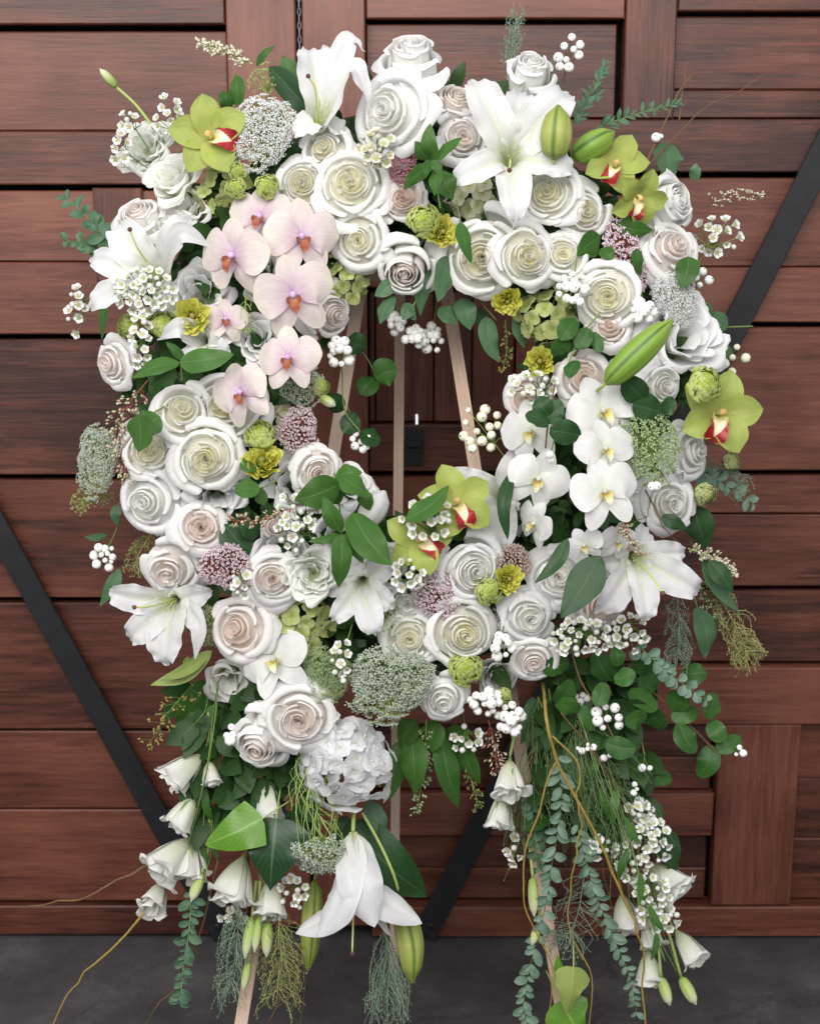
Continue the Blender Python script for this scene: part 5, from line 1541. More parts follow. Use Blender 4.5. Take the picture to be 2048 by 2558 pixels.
lily(1254, 1245, 'white lily partly turned away behind the white moth orchids', [(1115, 1182, 0.02, 84), (1306, 1116, 0.01, 80), (1240, 1385, 0.03, 92), (1165, 1330, -0.01, 60), (1350, 1180, -0.02, 66), (1320, 1340, -0.02, 66)], axis=(-0.1, -1, 0.1), dd=-0.03, stamens=False)
lily(905, 1455, 'white lily drooping below the green leaves near the bottom of the hole', [(828, 1556, 0.03, 66), (938, 1594, 0.04, 74), (978, 1398, 0.0, 70), (858, 1392, 0.0, 70), (985, 1520, 0.02, 70), (800, 1470, -0.02, 60)], axis=(0, -1, -0.2), dd=0.02, stamens=False)
lily(505, 850, 'white lily half hidden under the pink orchids on the left arm', [(392, 850, 0.02, 64, 450, 820, 0.04), (470, 930, 0.02, 62), (575, 890, 0.0, 62), (545, 780, -0.02, 60), (440, 800, -0.02, 56), (600, 830, -0.02, 56)], axis=(-0.2, -1, 0), dd=0.0, stamens=False)
ellip_bud(906, 1312, 962, 1226, 62, 'white lily bud pointing up beside the green leaves at the hole', 'lily', name='lily_bud', dd=0.04)
ellip_bud(1383, 398, 1394, 262, 72, 'yellow-green lily bud standing up right of the big spread lily', 'bud_yellow', dd=0.085)
ellip_bud(1430, 394, 1534, 328, 64, 'plump green lily bud slanting right at the upper right', 'bud_green', dd=0.04)
ellip_bud(1512, 958, 1680, 798, 66, 'long bright green lily bud slanting across the right arm', 'bud_green', dd=0.10)
ellip_bud(1000, 2252, 1030, 2456, 62, 'yellow-green lily bud hanging right of the upside-down lily', 'bud_yellow', dd=0.045, curve=(10, 0), stem=[(985, 2190, 0.09), (950, 2110, 0.09), (905, 2030, 0.09)])
ellip_bud(786, 2200, 771, 2424, 48, 'slim yellow lily bud hanging behind the upside-down lily', 'bud_yellow', dd=-0.01, stem=[(795, 2120, 0.04), (800, 2060, 0.05)])

# moth orchids --------------------------------------------------------------------------------------------
orchid(652, 545, 180, 'pink moth orchid at the top of the pink spray, half behind others', True, 0.15, 0.2, 10, dd=0.01)
orchid(586, 640, 205, 'pink moth orchid on the left of the pink spray', True, -0.12, -0.05, 0, dd=0.05)
orchid(752, 595, 212, 'pink moth orchid touching the cream-centred roses', True, 0.2, 0.0, -6, dd=0.04)
orchid(563, 800, 120, 'small pink moth orchid deep inside the left arm', True, 0.1, 0.0, -15, dd=0.0)
orchid(734, 738, 220, 'largest pink moth orchid, in front near the hole', True, 0.12, -0.08, -8, dd=0.07)
orchid(722, 896, 175, 'pink moth orchid at the edge of the hole', True, 0.15, -0.1, -4, dd=0.07)
orchid(606, 982, 172, 'lowest peach-pink moth orchid, lying on a large white rose', True, 0.0, -0.25, 4, dd=0.07)
orchid(1502, 1030, 205, 'top white moth orchid under the long green bud', False, 0.1, 0.05, 8, dd=0.05)
orchid(1328, 1078, 175, 'white moth orchid behind the round dark leaves', False, -0.2, 0.05, 10, dd=0.03)
orchid(1506, 1124, 172, 'middle white moth orchid of the hanging spray', False, 0.1, 0.0, -8, dd=0.08)
orchid(1508, 1232, 195, 'lowest large white moth orchid with a yellow lip', False, 0.0, 0.0, 6, dd=0.10)
orchid(1342, 1196, 172, 'white moth orchid nearest the hole with drooping petals', False, -0.1, 0.05, -4, dd=0.07)
orchid(1338, 1308, 130, 'white moth orchid turned sideways above a dark leaf', False, -0.9, -0.1, -20, dd=0.05)
orchid(1458, 1362, 105, 'small greenish moth orchid below the white spray', False, -0.35, -0.3, 20, dd=0.07)
orchid(1540, 1352, 110, 'small cream moth orchid above the lower right lily', False, 0.2, -0.4, -10, dd=0.05)
orchid(688, 1652, 195, 'white moth orchid above the biggest blush rose', False, 0.1, 0.2, 15, dd=0.03)

boat_orchid(530, 345, 225, 'lime green boat orchid at the upper left, red lip turned right', -0.05, 0.0, 72, dd=0.05)
boat_orchid(1535, 418, 180, 'lime green boat orchid at the upper right with red-edged lip', 0.0, 0.15, -25, dd=0.03)
boat_orchid(1590, 490, 165, 'lime green boat orchid nodding below another at the upper right', 0.3, -0.7, -15, dd=0.04)
boat_orchid(1790, 1035, 235, 'lime green boat orchid at the far right of the wreath', 0.15, 0.0, -22, dd=0.08)
boat_orchid(1048, 1350, 195, 'yellow-green boat orchid with bright red lip at the bottom of the hole', 0.0, 0.0, 62, dd=0.05)
boat_orchid(1135, 1262, 215, 'yellow-green boat orchid behind a dark leaf at the bottom of the hole', 0.25, 0.25, 15, dd=0.06)

# ranunculus ----------------------------------------------------------------------------------------------
for a in [(667, 466, 68, 'g', 'green ranunculus button right of the upper left green orchid', 0.1, 0), (594, 428, 50, 'g', 'tiny green ranunculus button under the upper left green orchid'),
          (1058, 552, 92, 'g', 'round lime ranunculus above the nodding blush-hearted rose'), (1104, 578, 88, 'y', 'olive yellow ranunculus right of the round lime one', 0.3, -0.2),
          (406, 810, 80, 'g', 'lime ranunculus button left of the yellow one on the left arm', 0.3, 0.3), (480, 790, 98, 'y', 'yellow ranunculus with dark eye on the left arm', 0.2, 0),
          (320, 815, 66, 'g', 'lime ranunculus button at the left rim under the waxflowers', -0.4, 0), (650, 1085, 84, 'g', 'lime ranunculus button above the yellow one by the hole', 0, 0.5),
          (655, 1152, 108, 'y', 'bright yellow ranunculus left of the hole', 0, 0.45), (1221, 1476, 80, 'g', 'lime ranunculus lying on the round white rose', 0.1, 0.1),
          (1270, 1446, 80, 'y', 'olive ranunculus right of the lime one near the bottom', 0.2, 0), (1162, 1670, 94, 'g', 'lime ranunculus right of the wide grey lace flower', 0, 0.2),
          (1260, 1738, 42, 'g', 'tiny lime ranunculus bud between two berry clusters'), (1759, 960, 100, 'g', 'lime ranunculus on top of the far right orchid', 0.1, 0.2),
          (1267, 752, 80, 'y', 'dark olive ranunculus hanging over the hole at the upper right', 0, -0.5), (1348, 903, 82, 'y', 'yellow ranunculus at the right edge of the hole', -0.2, 0),
          (804, 966, 50, 'g', 'small green ranunculus at the left edge of the hole', 0.6, 0), (590, 470, 60, 'g', 'lime ranunculus deep below the upper left green orchid')]:
    ranunculus(*a, **({'dd': 0.12} if a[0] == 1759 else {}))
ranunculus(1762, 1235, 66, 'g', 'faded green ranunculus at the right rim beside grey sprigs', 0.4, -0.2, mat='hyd_green')
ranunculus(1826, 1152, 54, 'g', 'dry green ranunculus bud below the far right orchid', 0.5, 0.4, mat='hyd_green')

# hydrangeas ----------------------------------------------------------------------------------------------
hydrangea(856, 690, 155, 'green hydrangea right of the pink orchids at the hole', 'hyd_green', 22, 0.25)
hydrangea(1188, 490, 150, 'cream hydrangea under the left petal of the big spread lily', 'hyd_cream', 20, 0.27, dd=-0.02)
hydrangea(752, 1552, 170, 'green hydrangea in the lower left of the wreath', 'hyd_green', 24, 0.25)
hydrangea(1372, 790, 170, 'green hydrangea on the right edge of the hole', 'hyd_green', 24, 0.24, dd=-0.01)
hydrangea(556, 478, 140, 'green hydrangea under the upper left green orchid', 'hyd_green', 18, 0.27, dd=-0.02)
hydrangea(700, 1050, 140, 'cream hydrangea left of the hole behind the pink rice flower', 'hyd_cream', 18, 0.27, dd=-0.025)
hydrangea(868, 1905, 260, 'big white hydrangea at the bottom under the biggest blush rose', 'hyd_white', 46, 0.22, 0.0, -0.15, dd=0.075)

# lace flowers and rice flowers ---------------------------------------------------------------------------
G1, G2 = 'lace flower umbels', 'rice flower domes'
dome('lace_flower', 660, 330, 165, 'round white lace flower at the upper left beside the lily', 'lace_white', 'lace flower', -0.1, 0.1, meshes=LACES_FINE, dd=0.04, group=G1)
dome('lace_flower', 668, 210, 92, 'fluffy lime green lace flower above the round white one', 'lace_lime', 'lace flower', 0, 0.7, meshes=LACES_FLUFF, group=G1)
dome('lace_flower', 246, 1150, 120, 'greyish green lace flower at the left rim', 'lace_grey', 'lace flower', -0.4, 0, meshes=LACES_FINE, sy=1.3, dd=0.03, group=G1)
dome('lace_flower', 752, 955, 120, 'small grey-green lace flower under the lowest big pink orchids', 'lace_grey', 'lace flower', 0.2, 0, meshes=LACES, group=G1)
dome('lace_flower', 1612, 1115, 165, 'dense green lace flower right of the white moth orchids', 'lace_green', 'lace flower', 0, 0.1, meshes=LACES, sy=1.12, dd=0.06, group=G1)
dome('lace_flower', 975, 1705, 215, 'wide grey lace flower at the bottom of the wreath', 'lace_grey', 'lace flower', 0.05, -0.2, meshes=LACES_FINE, dd=0.06, sy=0.78, group=G1)
dome('lace_flower', 815, 1690, 130, 'smaller grey-green lace flower left of the wide grey one', 'lace_green', 'lace flower', -0.2, -0.1, meshes=LACES_FINE, dd=0.03, group=G1)
dome('lace_flower', 806, 2125, 165, 'pale lace flower seen from the side left of the upside-down lily', 'lace_grey', 'lace flower', 0.0, -1.6, meshes=LACES, dd=0.06, group=G1, stem_to=[(780, 2040, 0.08), (775, 1900, 0.10)])
dome('lace_flower', 512, 1560, 100, 'small sage lace flower between the lower left lily and blush rose', 'lace_green', 'lace flower', -0.1, 0, meshes=LACES, group=G1)
dome('lace_flower', 1686, 745, 120, 'white lace flower above the big fluffy lisianthus', 'lace_white', 'lace flower', 0.3, 0.1, meshes=LACES_FINE, dd=0.02, group=G1)
dome('lace_flower', 210, 1252, 62, 'tiny lime fluffy umbel at the left rim below the greyish green one', 'lace_lime', 'lace flower', -0.3, 0, meshes=LACES_FLUFF, dd=0.02, group=G1)
dome('lace_flower', 262, 1240, 46, 'tiny olive umbel next to the left rim rose', 'lace_green', 'lace flower', 0, 0, meshes=LACES_FLUFF, dd=0.01, group=G1)
dome('lace_flower', 960, 1540, 80, 'thin green lace flower above the cream-hearted bottom rose', 'lace_lime', 'lace flower', 0, 0.2, meshes=LACES_FLUFF, group=G1)
dome('rice_flower', 1003, 414, 92, 'deep pink rice flower left of the pointed leaf whorl', 'rice_deep', 'rice flower', -0.1, 0.1, meshes=RICES, raymat='stem_red', group=G2)
dome('rice_flower', 745, 1080, 108, 'dusty pink rice flower at the left edge of the hole', 'rice_pink', 'rice flower', 0.2, 0.1, meshes=RICES, raymat='stem_red', dd=0.02, group=G2)
dome('rice_flower', 564, 1415, 118, 'dusty pink rice flower on the lower left between two roses', 'rice_pink', 'rice flower', 0, 0, meshes=RICES, raymat='stem_red', dd=0.03, group=G2)
dome('rice_flower', 1090, 1478, 124, 'dusty pink rice flower in the bottom centre', 'rice_pink', 'rice flower', 0, 0.1, meshes=RICES, raymat='stem_red', dd=0.02, group=G2)
dome('rice_flower', 1278, 1402, 90, 'brownish rice flower above the olive ranunculus', 'rice_tan', 'rice flower', 0, 0.3, meshes=RICES, raymat='stem_red', group=G2)
dome('rice_flower', 1556, 645, 110, 'tall pink rice flower at the upper right between roses', 'rice_pink', 'rice flower', 0.1, 0.1, meshes=RICES, raymat='stem_red', sy=1.5, dd=0.0, roll=15, group=G2)

# waxflowers ----------------------------------------------------------------------------------------------
def wax(label, px, py, rx, ry, n, root, fl=26, **k):
    spray('waxflower_spray', label, 'waxflower', px, py, rx, ry, n, root, fl=fl, group='waxflower sprays', **k)
wax('white waxflowers above the frilly upper left carnation', 420, 288, 34, 48, 11, (450, 400))
wax('few white waxflowers at the far upper left', 326, 302, 26, 26, 6, (370, 370))
wax('white waxflowers left of the frilly upper left carnation', 303, 372, 20, 42, 8, (370, 420))
wax('creamy waxflowers under the very large white rose', 938, 372, 46, 46, 17, (950, 460), mats=('wax_cream', 'wax_eye'))
wax('dense white waxflowers over the throat of the left lily', 362, 724, 78, 54, 44, (380, 800), dd=0.07)
wax('white waxflowers trailing below the left lily', 350, 845, 22, 80, 16, (380, 780), dd=0.06)
wax('white waxflowers around the small tan rosebud', 742, 1300, 56, 74, 26, (780, 1400))
wax('white waxflowers over the red-lipped orchid', 1066, 1296, 62, 60, 15, (1090, 1400), dd=0.09)
wax('cream waxflowers below the red-lipped orchid', 1022, 1436, 38, 42, 13, (1070, 1480), dd=0.06)
wax('few waxflowers below the lower left rice flower', 604, 1458, 24, 34, 7, (590, 1400), dd=0.06)
wax('waxflower buds hanging left of the wide grey lace flower', 853, 1650, 24, 58, 11, (880, 1560), dd=0.05)
wax('waxflowers dangling below the grey white bottom rose', 1166, 1848, 32, 38, 9, (1150, 1740), dd=0.0)
wax('white waxflowers below the lower right blush rose', 1452, 1592, 74, 44, 30, (1480, 1520), dd=0.05)
wax('white waxflowers right below the lower right lily', 1566, 1582, 52, 48, 20, (1550, 1500), dd=0.04)
wax('white waxflowers standing out from the right rim high up', 1792, 588, 58, 48, 15, (1720, 690), stem='stem_pale', d=0.03, dd=0.0)
wax('waxflowers at the right edge of the hole beside the garden rose', 1330, 968, 60, 34, 17, (1400, 1000), dd=0.04)
wax('uppermost waxflowers of the lower right trail', 1597, 2020, 30, 18, 8, (1560, 1900), dd=0.01)
wax('dense white waxflowers in the lower right trail', 1618, 2100, 60, 62, 28, (1570, 1960), dd=0.02)
wax('waxflowers left of the long yellow willow stem in the lower right trail', 1498, 2120, 42, 26, 11, (1510, 1980), dd=0.02)
wax('waxflowers under the dense lower right ones', 1578, 2168, 36, 34, 11, (1560, 2020), dd=0.025)
wax('waxflowers beside the right-flaring lisianthus bell', 1628, 2236, 46, 46, 16, (1600, 2100), dd=0.045)
wax('lowest waxflowers of the lower right trail', 1645, 2294, 48, 32, 13, (1620, 2170), dd=0.04)
wax('white waxflowers under the dark ivy leaf', 733, 2232, 34, 40, 12, (735, 2130), dd=0.02)
wax('few waxflowers below the pale lisianthus bell', 580, 2288, 28, 18, 7, (600, 2180), dd=-0.01)
wax('waxflowers at the far left edge beside the left lily', 192, 780, 22, 66, 10, (260, 700), d=0.03, dd=0.0)
wax('few waxflowers above the small buds left of the lower twig', 1283, 2125, 16, 36, 6, (1300, 2000), dd=-0.01)

# snowberries ---------------------------------------------------------------------------------------------
berries('white berries on a stalk at the upper right top', 1421, 132, 32, 52, 9, (1400, 240), size=24, d=0.03, dd=0.0, stem='stem_brown')
berries('two white berries beside the upper right willow twigs', 1646, 348, 12, 8, 2, (1610, 430), size=22, d=0.05, dd=0.0, stem='stem_brown')
berries('left white berries hanging into the top of the hole', 992, 809, 20, 22, 8, (985, 730), size=25, dd=0.02)
berries('middle white berries hanging into the top of the hole', 1037, 842, 26, 24, 10, (1040, 750), size=26, dd=0.02)
berries('right white berries hanging into the top of the hole', 1080, 848, 22, 34, 10, (1090, 750), size=24, dd=0.0)
berries('white berries at the left edge of the hole below the pale rose', 849, 882, 28, 34, 10, (800, 800), size=27, dd=0.03)
berries('white berries hanging in the left of the hole with dark leaves', 901, 1104, 25, 26, 9, (868, 1015), size=22, dd=0.0)
berries('knot of white berries under the narrow cream-hearted rose', 1430, 720, 36, 42, 15, (1440, 650), size=25, dd=0.04)
berries('cream berries on green stalks at the right edge of the hole', 1206, 1070, 58, 60, 15, (1290, 1180), size=25, mats=('berry_cream', 'berry_dot'), stem='stem_pale', dd=0.02)
berries('white berries hanging alone at the far left', 262, 1390, 26, 36, 11, (300, 1300), size=23, dd=0.0)
berries('round bunch of white berries right of the bottom grey white rose', 1211, 1750, 36, 34, 14, (1200, 1690), size=28, dd=0.04)
berries('bunch of white berries under the tiny lime bud', 1274, 1794, 32, 36, 13, (1260, 1720), size=28, dd=0.03)
berries('white berries above the bottom lime ranunculus', 1253, 1618, 26, 30, 8, (1260, 1540), size=27, dd=0.04)
berries('three white berries left of the nodding pearly blush rose', 576, 1832, 14, 22, 4, (620, 1790), size=29, dd=0.02)
berries('large white berries among the round leaves at the lower right', 1520, 1795, 40, 36, 8, (1510, 1680), size=29, dd=0.02)
berries('greyish berries left of the large white berries', 1453, 1752, 22, 22, 6, (1450, 1680), size=25, dd=0.02)
berries('four small berries under the greyish ones', 1462, 1868, 20, 14, 5, (1470, 1790), size=20, dd=0.02)
berries('two small berries right of the four small ones', 1514, 1882, 10, 16, 3, (1520, 1800), size=18, dd=0.02)
berries('single white berries above the lowest round leaf at the right', 1614, 1916, 12, 8, 2, (1600, 1830), size=27, dd=0.02)
berries('tiny berries at the far end of the round leaf branch', 1846, 1876, 16, 10, 3, (1800, 1860), size=18, d=0.06, dd=0.0)
berries('two cream berries low in the lower right trail', 1588, 1972, 10, 14, 3, (1570, 1890), size=19, dd=0.02)
berries('white berries between the fluffy lisianthus and the right rim leaves', 1744, 790, 22, 38, 7, (1740, 700), size=27, d=0.07, dd=0.0)
berries('cream berries above the far right orchid', 1832, 892, 34, 38, 6, (1760, 900), size=26, mats=('berry_cream', 'berry_dot'), d=0.05, dd=0.0)
berries('white berries behind the tip of the long green bud', 1606, 775, 26, 30, 7, (1600, 700), size=26, dd=0.03)
berries('two white berries on the hole side of the white moth orchids', 1374, 1136, 8, 16, 2, (1390, 1080), size=28, dd=0.08)
berries('white berries above the right rim rose under the green lace', 1634, 1212, 8, 6, 2, (1640, 1150), size=25, dd=0.08)
berries('white berries beside the white lace flower at the right rim', 1752, 700, 20, 26, 4, (1700, 640), size=26, d=0.06, dd=0.0)
# greenery ------------------------------------------------------------------------------------------------
leafset('leaf_whorl', 'pointed green leaf whorl above the peach blush rose', [(1082, 405, 1074, 308, 42, 0.02), (1085, 405, 1156, 342, 34, 0.02), (1075, 415, 1008, 474, 36, 0.02), (1072, 400, 1036, 352, 34, 0.025), (1086, 420, 1084, 490, 34, 0.04), (1095, 425, 1132, 500, 62, 0.01), (1080, 400, 1098, 440, 26, 0.05), (1078, 402, 1062, 438, 24, 0.05)],
        [(1100, 520), (1090, 460), (1082, 405)], 'leaf_mid', dd=0.04)
leafset('lily_leaf', 'long dark leaf with a pale midrib beside the upper left lily', [(672, 165, 822, 332, 56, 0.02, 0.5)], None, 'leaf_dark', dd=0.06, cat='leaf')
leafset('salal_leaves', 'green leaves at the upper left behind the lime umbel', [(590, 265, 588, 185, 44), (570, 275, 555, 225, 40), (735, 215, 705, 140, 60), (640, 165, 690, 112, 20)], [(600, 330), (592, 280), (590, 240)], 'leaf_mid', dd=-0.02)
leafset('salal_leaves', 'green leaves hanging into the top of the hole under the nodding rose', [(1118, 640, 1094, 755, 52, 0.01), (1085, 650, 1050, 790, 44, -0.01), (1030, 760, 1005, 800, 34), (985, 700, 935, 740, 40, 0.01), (985, 740, 950, 810, 40), (1000, 770, 1040, 800, 28), (1095, 770, 1140, 810, 50, -0.02)],
        [(1060, 640), (1050, 720), (1030, 770)], 'leaf_euc', dd=0.0)
leafset('leaf_blade_pair', 'green leaf lying across the tall white rose', [(1150, 555, 1178, 660, 36, 0.06)], [(1140, 500), (1150, 555)], 'leaf_round', dd=0.05, cat='leaf')
leafset('salal_leaves', 'green leaves hanging at the upper right of the hole', [(1150, 745, 1175, 825, 56, 0.01), (1215, 790, 1245, 905, 50, 0), (1300, 770, 1310, 870, 48), (1190, 770, 1205, 820, 40, -0.02)], [(1180, 690), (1200, 750), (1240, 800)], 'leaf_euc', dd=-0.01)
leafset('round_leaves', 'dark round leaves at the right edge of the hole', [(1440, 800, 1400, 850, 50), (1420, 850, 1385, 890, 46), (1470, 820, 1440, 870, 48), (1440, 900, 1420, 945, 36, 0.03), (1500, 880, 1480, 830, 30)], [(1500, 780), (1450, 840), (1410, 930)], 'leaf_round', shape='oval', dd=0.04)
leafset('round_leaves', 'round leaf pair dangling in the left of the hole', [(938, 945, 900, 985, 56, 0.0), (938, 945, 992, 925, 66, 0.01)], [(880, 850), (920, 900), (938, 945)], 'leaf_round', shape='oval', dd=-0.02)
leafset('round_leaves', 'dark round leaves beside the berries at the left edge of the hole', [(868, 850, 915, 868, 54), (800, 850, 845, 870, 34), (850, 985, 830, 1030, 50, -0.01), (852, 1045, 900, 1070, 54, -0.01), (905, 1075, 950, 1100, 56, -0.01), (812, 985, 838, 1010, 24)], [(800, 800), (850, 900), (860, 1020), (900, 1080)], 'leaf_dark', shape='oval', dd=0.0)
ellip_bud(800, 990, 838, 1014, 24, 'tiny pale lisianthus bud at the left edge of the hole', 'bud_pale', dd=0.03, name='lisianthus_bud', group='lisianthus buds')
leafset('alstroemeria_leaves', 'spray of glossy green leaves over the lower left edge of the hole', [(850, 1210, 735, 1250, 74, 0.02), (850, 1190, 925, 1240, 56, 0.03), (838, 1190, 905, 1180, 50, 0.0), (845, 1260, 815, 1200, 48), (850, 1330, 805, 1240, 46, 0.03), (880, 1280, 978, 1412, 84, 0.03), (852, 1335, 846, 1468, 52, 0.05), (855, 1335, 908, 1408, 36, 0.03), (850, 1335, 770, 1352, 22, 0.02), (900, 1230, 925, 1275, 40)],
        [(835, 1180), (848, 1260), (853, 1340)], 'leaf_mid', dd=0.08)
leafset('lily_leaf', 'dark leaf slanting over the yellow-green orchids at the hole', [(1014, 1298, 1122, 1212, 54, 0.04)], None, 'leaf_mid', dd=0.08, cat='leaf')
leafset('lily_leaf', 'curved narrow dark leaf left of the white moth orchids', [(1275, 1180, 1268, 1350, 36, 0.02, 0.4)], None, 'leaf_dark', dd=0.06, cat='leaf')
leafset('round_leaves', 'round dark blue-green leaves over the left white moth orchid', [(1368, 1062, 1312, 1035, 48, 0.04), (1372, 1075, 1450, 1090, 58, 0.05), (1375, 1060, 1400, 1000, 52, 0.03), (1370, 1040, 1345, 990, 50, 0.03)], [(1362, 1120), (1368, 1060), (1385, 960)], 'leaf_dark', shape='oval', dd=0.07, stemmat='stem_brown')
leafset('round_leaves', 'dark round leaves under the base of the long green bud', [(1560, 945, 1612, 1000, 62, 0.02), (1580, 1010, 1650, 1030, 66, 0.01), (1650, 1020, 1690, 1010, 48, 0.0)], [(1540, 930), (1600, 1000)], 'leaf_dark', shape='oval', dd=0.05)
leafset('lily_leaf', 'broad dark leaf hanging over the lower right roses', [(1498, 1388, 1400, 1545, 84, 0.03, 0.2), (1418, 1345, 1334, 1458, 36, 0.02)], None, 'leaf_dark', dd=0.09)
leafset('salal_leaves', 'green leaves on the right rim beside the tall pink rice flower', [(1500, 590, 1440, 640, 50), (1540, 560, 1630, 575, 44), (1490, 640, 1450, 600, 40), (1590, 620, 1600, 690, 32, 0.03), (1720, 640, 1700, 720, 60), (1500, 620, 1530, 650, 40, 0.02)], [(1560, 640), (1520, 610)], 'leaf_mid', dd=0.0)
leafset('salal_leaf', 'green heart-shaped leaf beside the upper right willow twigs', [(1668, 355, 1680, 450, 74, 0.0), (1728, 450, 1736, 408, 30)], [(1640, 470), (1660, 400)], 'leaf_euc', d=0.03, dd=0.0)
leafset('eucalyptus_leaves', 'eucalyptus leaves standing out at the right rim above the far right orchid', [(1755, 800, 1815, 820, 56), (1770, 870, 1800, 930, 44), (1750, 900, 1830, 880, 50), (1740, 760, 1780, 770, 24)], [(1700, 830), (1760, 820), (1880, 815)], 'leaf_euc', shape='oval', d=0.03, dd=0.0)
leafset('salal_leaf', 'pointed green leaf over the white roses on the left arm', [(345, 1035, 348, 1130, 80, 0.04), (400, 1040, 345, 1070, 70, 0.03)], [(420, 1010), (370, 1040)], 'leaf_mid', dd=0.05)
leafset('lily_leaf', 'long green leaves across the left arm under the lily', [(450, 905, 585, 885, 66, 0.03), (450, 905, 330, 945, 46, 0.02), (460, 900, 415, 855, 24, 0.02), (440, 920, 375, 965, 40, 0.0)], [(455, 950), (452, 905)], 'leaf_mid', dd=0.06)
leafset('lily_leaf', 'narrow leaf hanging below the left lily at the rim', [(262, 740, 256, 850, 24)], None, 'leaf_mid', dd=0.01, cat='leaf')
leafset('round_leaves', 'round green leaf pair under the bright yellow ranunculus', [(648, 1222, 585, 1225, 54, 0.03), (650, 1150, 600, 1170, 44, -0.02), (640, 1225, 660, 1260, 36)], [(690, 1200), (648, 1222)], 'leaf_mid', shape='oval', dd=0.04)
leafset('salal_leaf', 'dark green leaves behind the lower left rice flower', [(560, 1310, 650, 1385, 74), (640, 1345, 600, 1300, 50)], None, 'leaf_dark', dd=-0.01)
leafset('small_leaves', 'few small eucalyptus leaves at the far left below the lace flower', [(296, 1260, 294, 1312, 28), (268, 1338, 212, 1342, 18), (300, 1420, 250, 1515, 34)], [(330, 1230), (296, 1262)], 'leaf_euc', d=0.03, dd=0.0)
leafset('lily_leaf', 'yellow-green leaves under the lower left lily', [(530, 1625, 376, 1712, 44, 0.01), (520, 1640, 400, 1700, 28, 0.03), (470, 1640, 456, 1700, 24, 0.02)], None, 'leaf_lime', dd=0.01)
leafset('trailing_leaves', 'dark trailing leaves at the lower left behind the lisianthus', [(520, 1700, 450, 1830, 70, -0.01), (540, 1720, 480, 1880, 64, -0.02), (560, 1760, 540, 1900, 60, -0.02), (568, 1910, 566, 2020, 46, 0.0), (600, 1900, 580, 1990, 40, -0.02), (480, 1760, 445, 1790, 50, -0.02)], [(560, 1680), (540, 1800), (560, 1950)], 'leaf_mid', dd=0.0)
leafset('hanging_leaves', 'group of pointed dark leaves hanging below the wide grey lace flower', [(1030, 1830, 1036, 1985, 66, 0.0), (1100, 1830, 1145, 2020, 60, 0.0), (1090, 1800, 1060, 1880, 64, 0.01), (1000, 1850, 970, 2000, 60, -0.02), (1150, 1840, 1200, 1960, 50, -0.02), (1040, 1800, 1000, 1870, 60, 0.0), (1130, 1810, 1170, 1880, 60, -0.01)], [(1080, 1770), (1080, 1830)], 'leaf_mid', dd=-0.01)
leafset('salal_leaf', 'large dark leaf behind the upside-down lily', [(880, 2050, 1066, 2240, 125, -0.01, 0.1), (870, 2040, 820, 2110, 60, -0.01), (895, 2060, 960, 2230, 70, -0.01)], [(890, 1990), (885, 2060)], 'leaf_dark', dd=0.0)
leafset('oak_leaf', 'wavy blue-green leaf left of the pale bottom easel leg', [(920, 2000, 965, 2110, 52, 0.0)], [(910, 1950), (920, 2000)], 'leaf_sage', dd=-0.01, thick_ruffle=0.2, cat='leaf')
leafset('eucalyptus_leaf', 'long grey-green eucalyptus leaf hanging at the right rim', [(1755, 1390, 1845, 1530, 48, 0.01)], [(1720, 1350), (1755, 1390)], 'leaf_euc', dd=0.02, cat='leaf')
leafset('eucalyptus_leaf', 'single teardrop eucalyptus leaf hanging below the right rim', [(1740, 1515, 1758, 1645, 66, 0.0)], [(1720, 1450), (1740, 1515)], 'leaf_euc', dd=0.02, cat='leaf', group='eucalyptus leaves')
leafset('salal_leaves', 'large dark leaves at the right rim below the rim rose', [(1730, 1265, 1760, 1370, 70, -0.01), (1650, 1290, 1715, 1320, 34, 0.05), (1770, 1400, 1830, 1480, 50, -0.02)], [(1690, 1230), (1730, 1265)], 'leaf_dark', dd=0.0)
leafset('dark_leaf', 'dark leaf behind the right-flaring lisianthus bell', [(1640, 2060, 1690, 2190, 70, -0.02)], None, 'leaf_dark', dd=-0.01, cat='leaf')
leafset('dark_leaves', 'dark leaves in the lower right trail behind the willow stem', [(1400, 1850, 1440, 1985, 60, -0.02), (1340, 1810, 1345, 1880, 56, -0.02), (1330, 1740, 1300, 1860, 50, -0.03), (1470, 1900, 1480, 2010, 50, -0.02)], [(1370, 1720), (1390, 1850)], 'leaf_euc', dd=0.0)
RL = [(1388, 1668, 200, 68, 50), (1508, 1665, -60, 84, 58), (1408, 1728, 230, 70, 52), (1416, 1768, -20, 62, 48), (1498, 1735, 250, 62, 46), (1463, 1795, -60, 70, 44), (1602, 1660, 180, 60, 50), (1624, 1705, 60, 66, 54), (1606, 1748, -35, 84, 52), (1636, 1792, -50, 74, 48), (1693, 1748, 150, 64, 50), (1708, 1782, 20, 68, 48), (1733, 1686, 10, 66, 52), (1780, 1764, 80, 66, 56), (1787, 1828, -60, 60, 48), (1818, 1856, 30, 68, 44), (1716, 1842, -60, 84, 54), (1758, 1900, 250, 84, 54), (1550, 1862, -10, 76, 56), (1638, 1945, -8, 80, 44), (1588, 1800, 200, 56, 46), (1560, 1690, 20, 56, 44), (1540, 1640, 100, 50, 40)]
def cl(c):
    x, y, a, L, w = c
    a = math.radians(a); return (x - math.cos(a) * L / 2, y + math.sin(a) * L / 2, x + math.cos(a) * L / 2, y - math.sin(a) * L / 2, w, RNG.uniform(-0.015, 0.02))
leafset('round_leaf_branch', 'left branch of round green leaves under the lower right waxflowers', [cl(c) for c in RL[:6] + RL[20:23] + RL[18:19]], [(1420, 1600), (1450, 1700), (1500, 1780), (1550, 1880)], 'leaf_round', shape='oval', dd=0.02, stemmat='stem_brown')
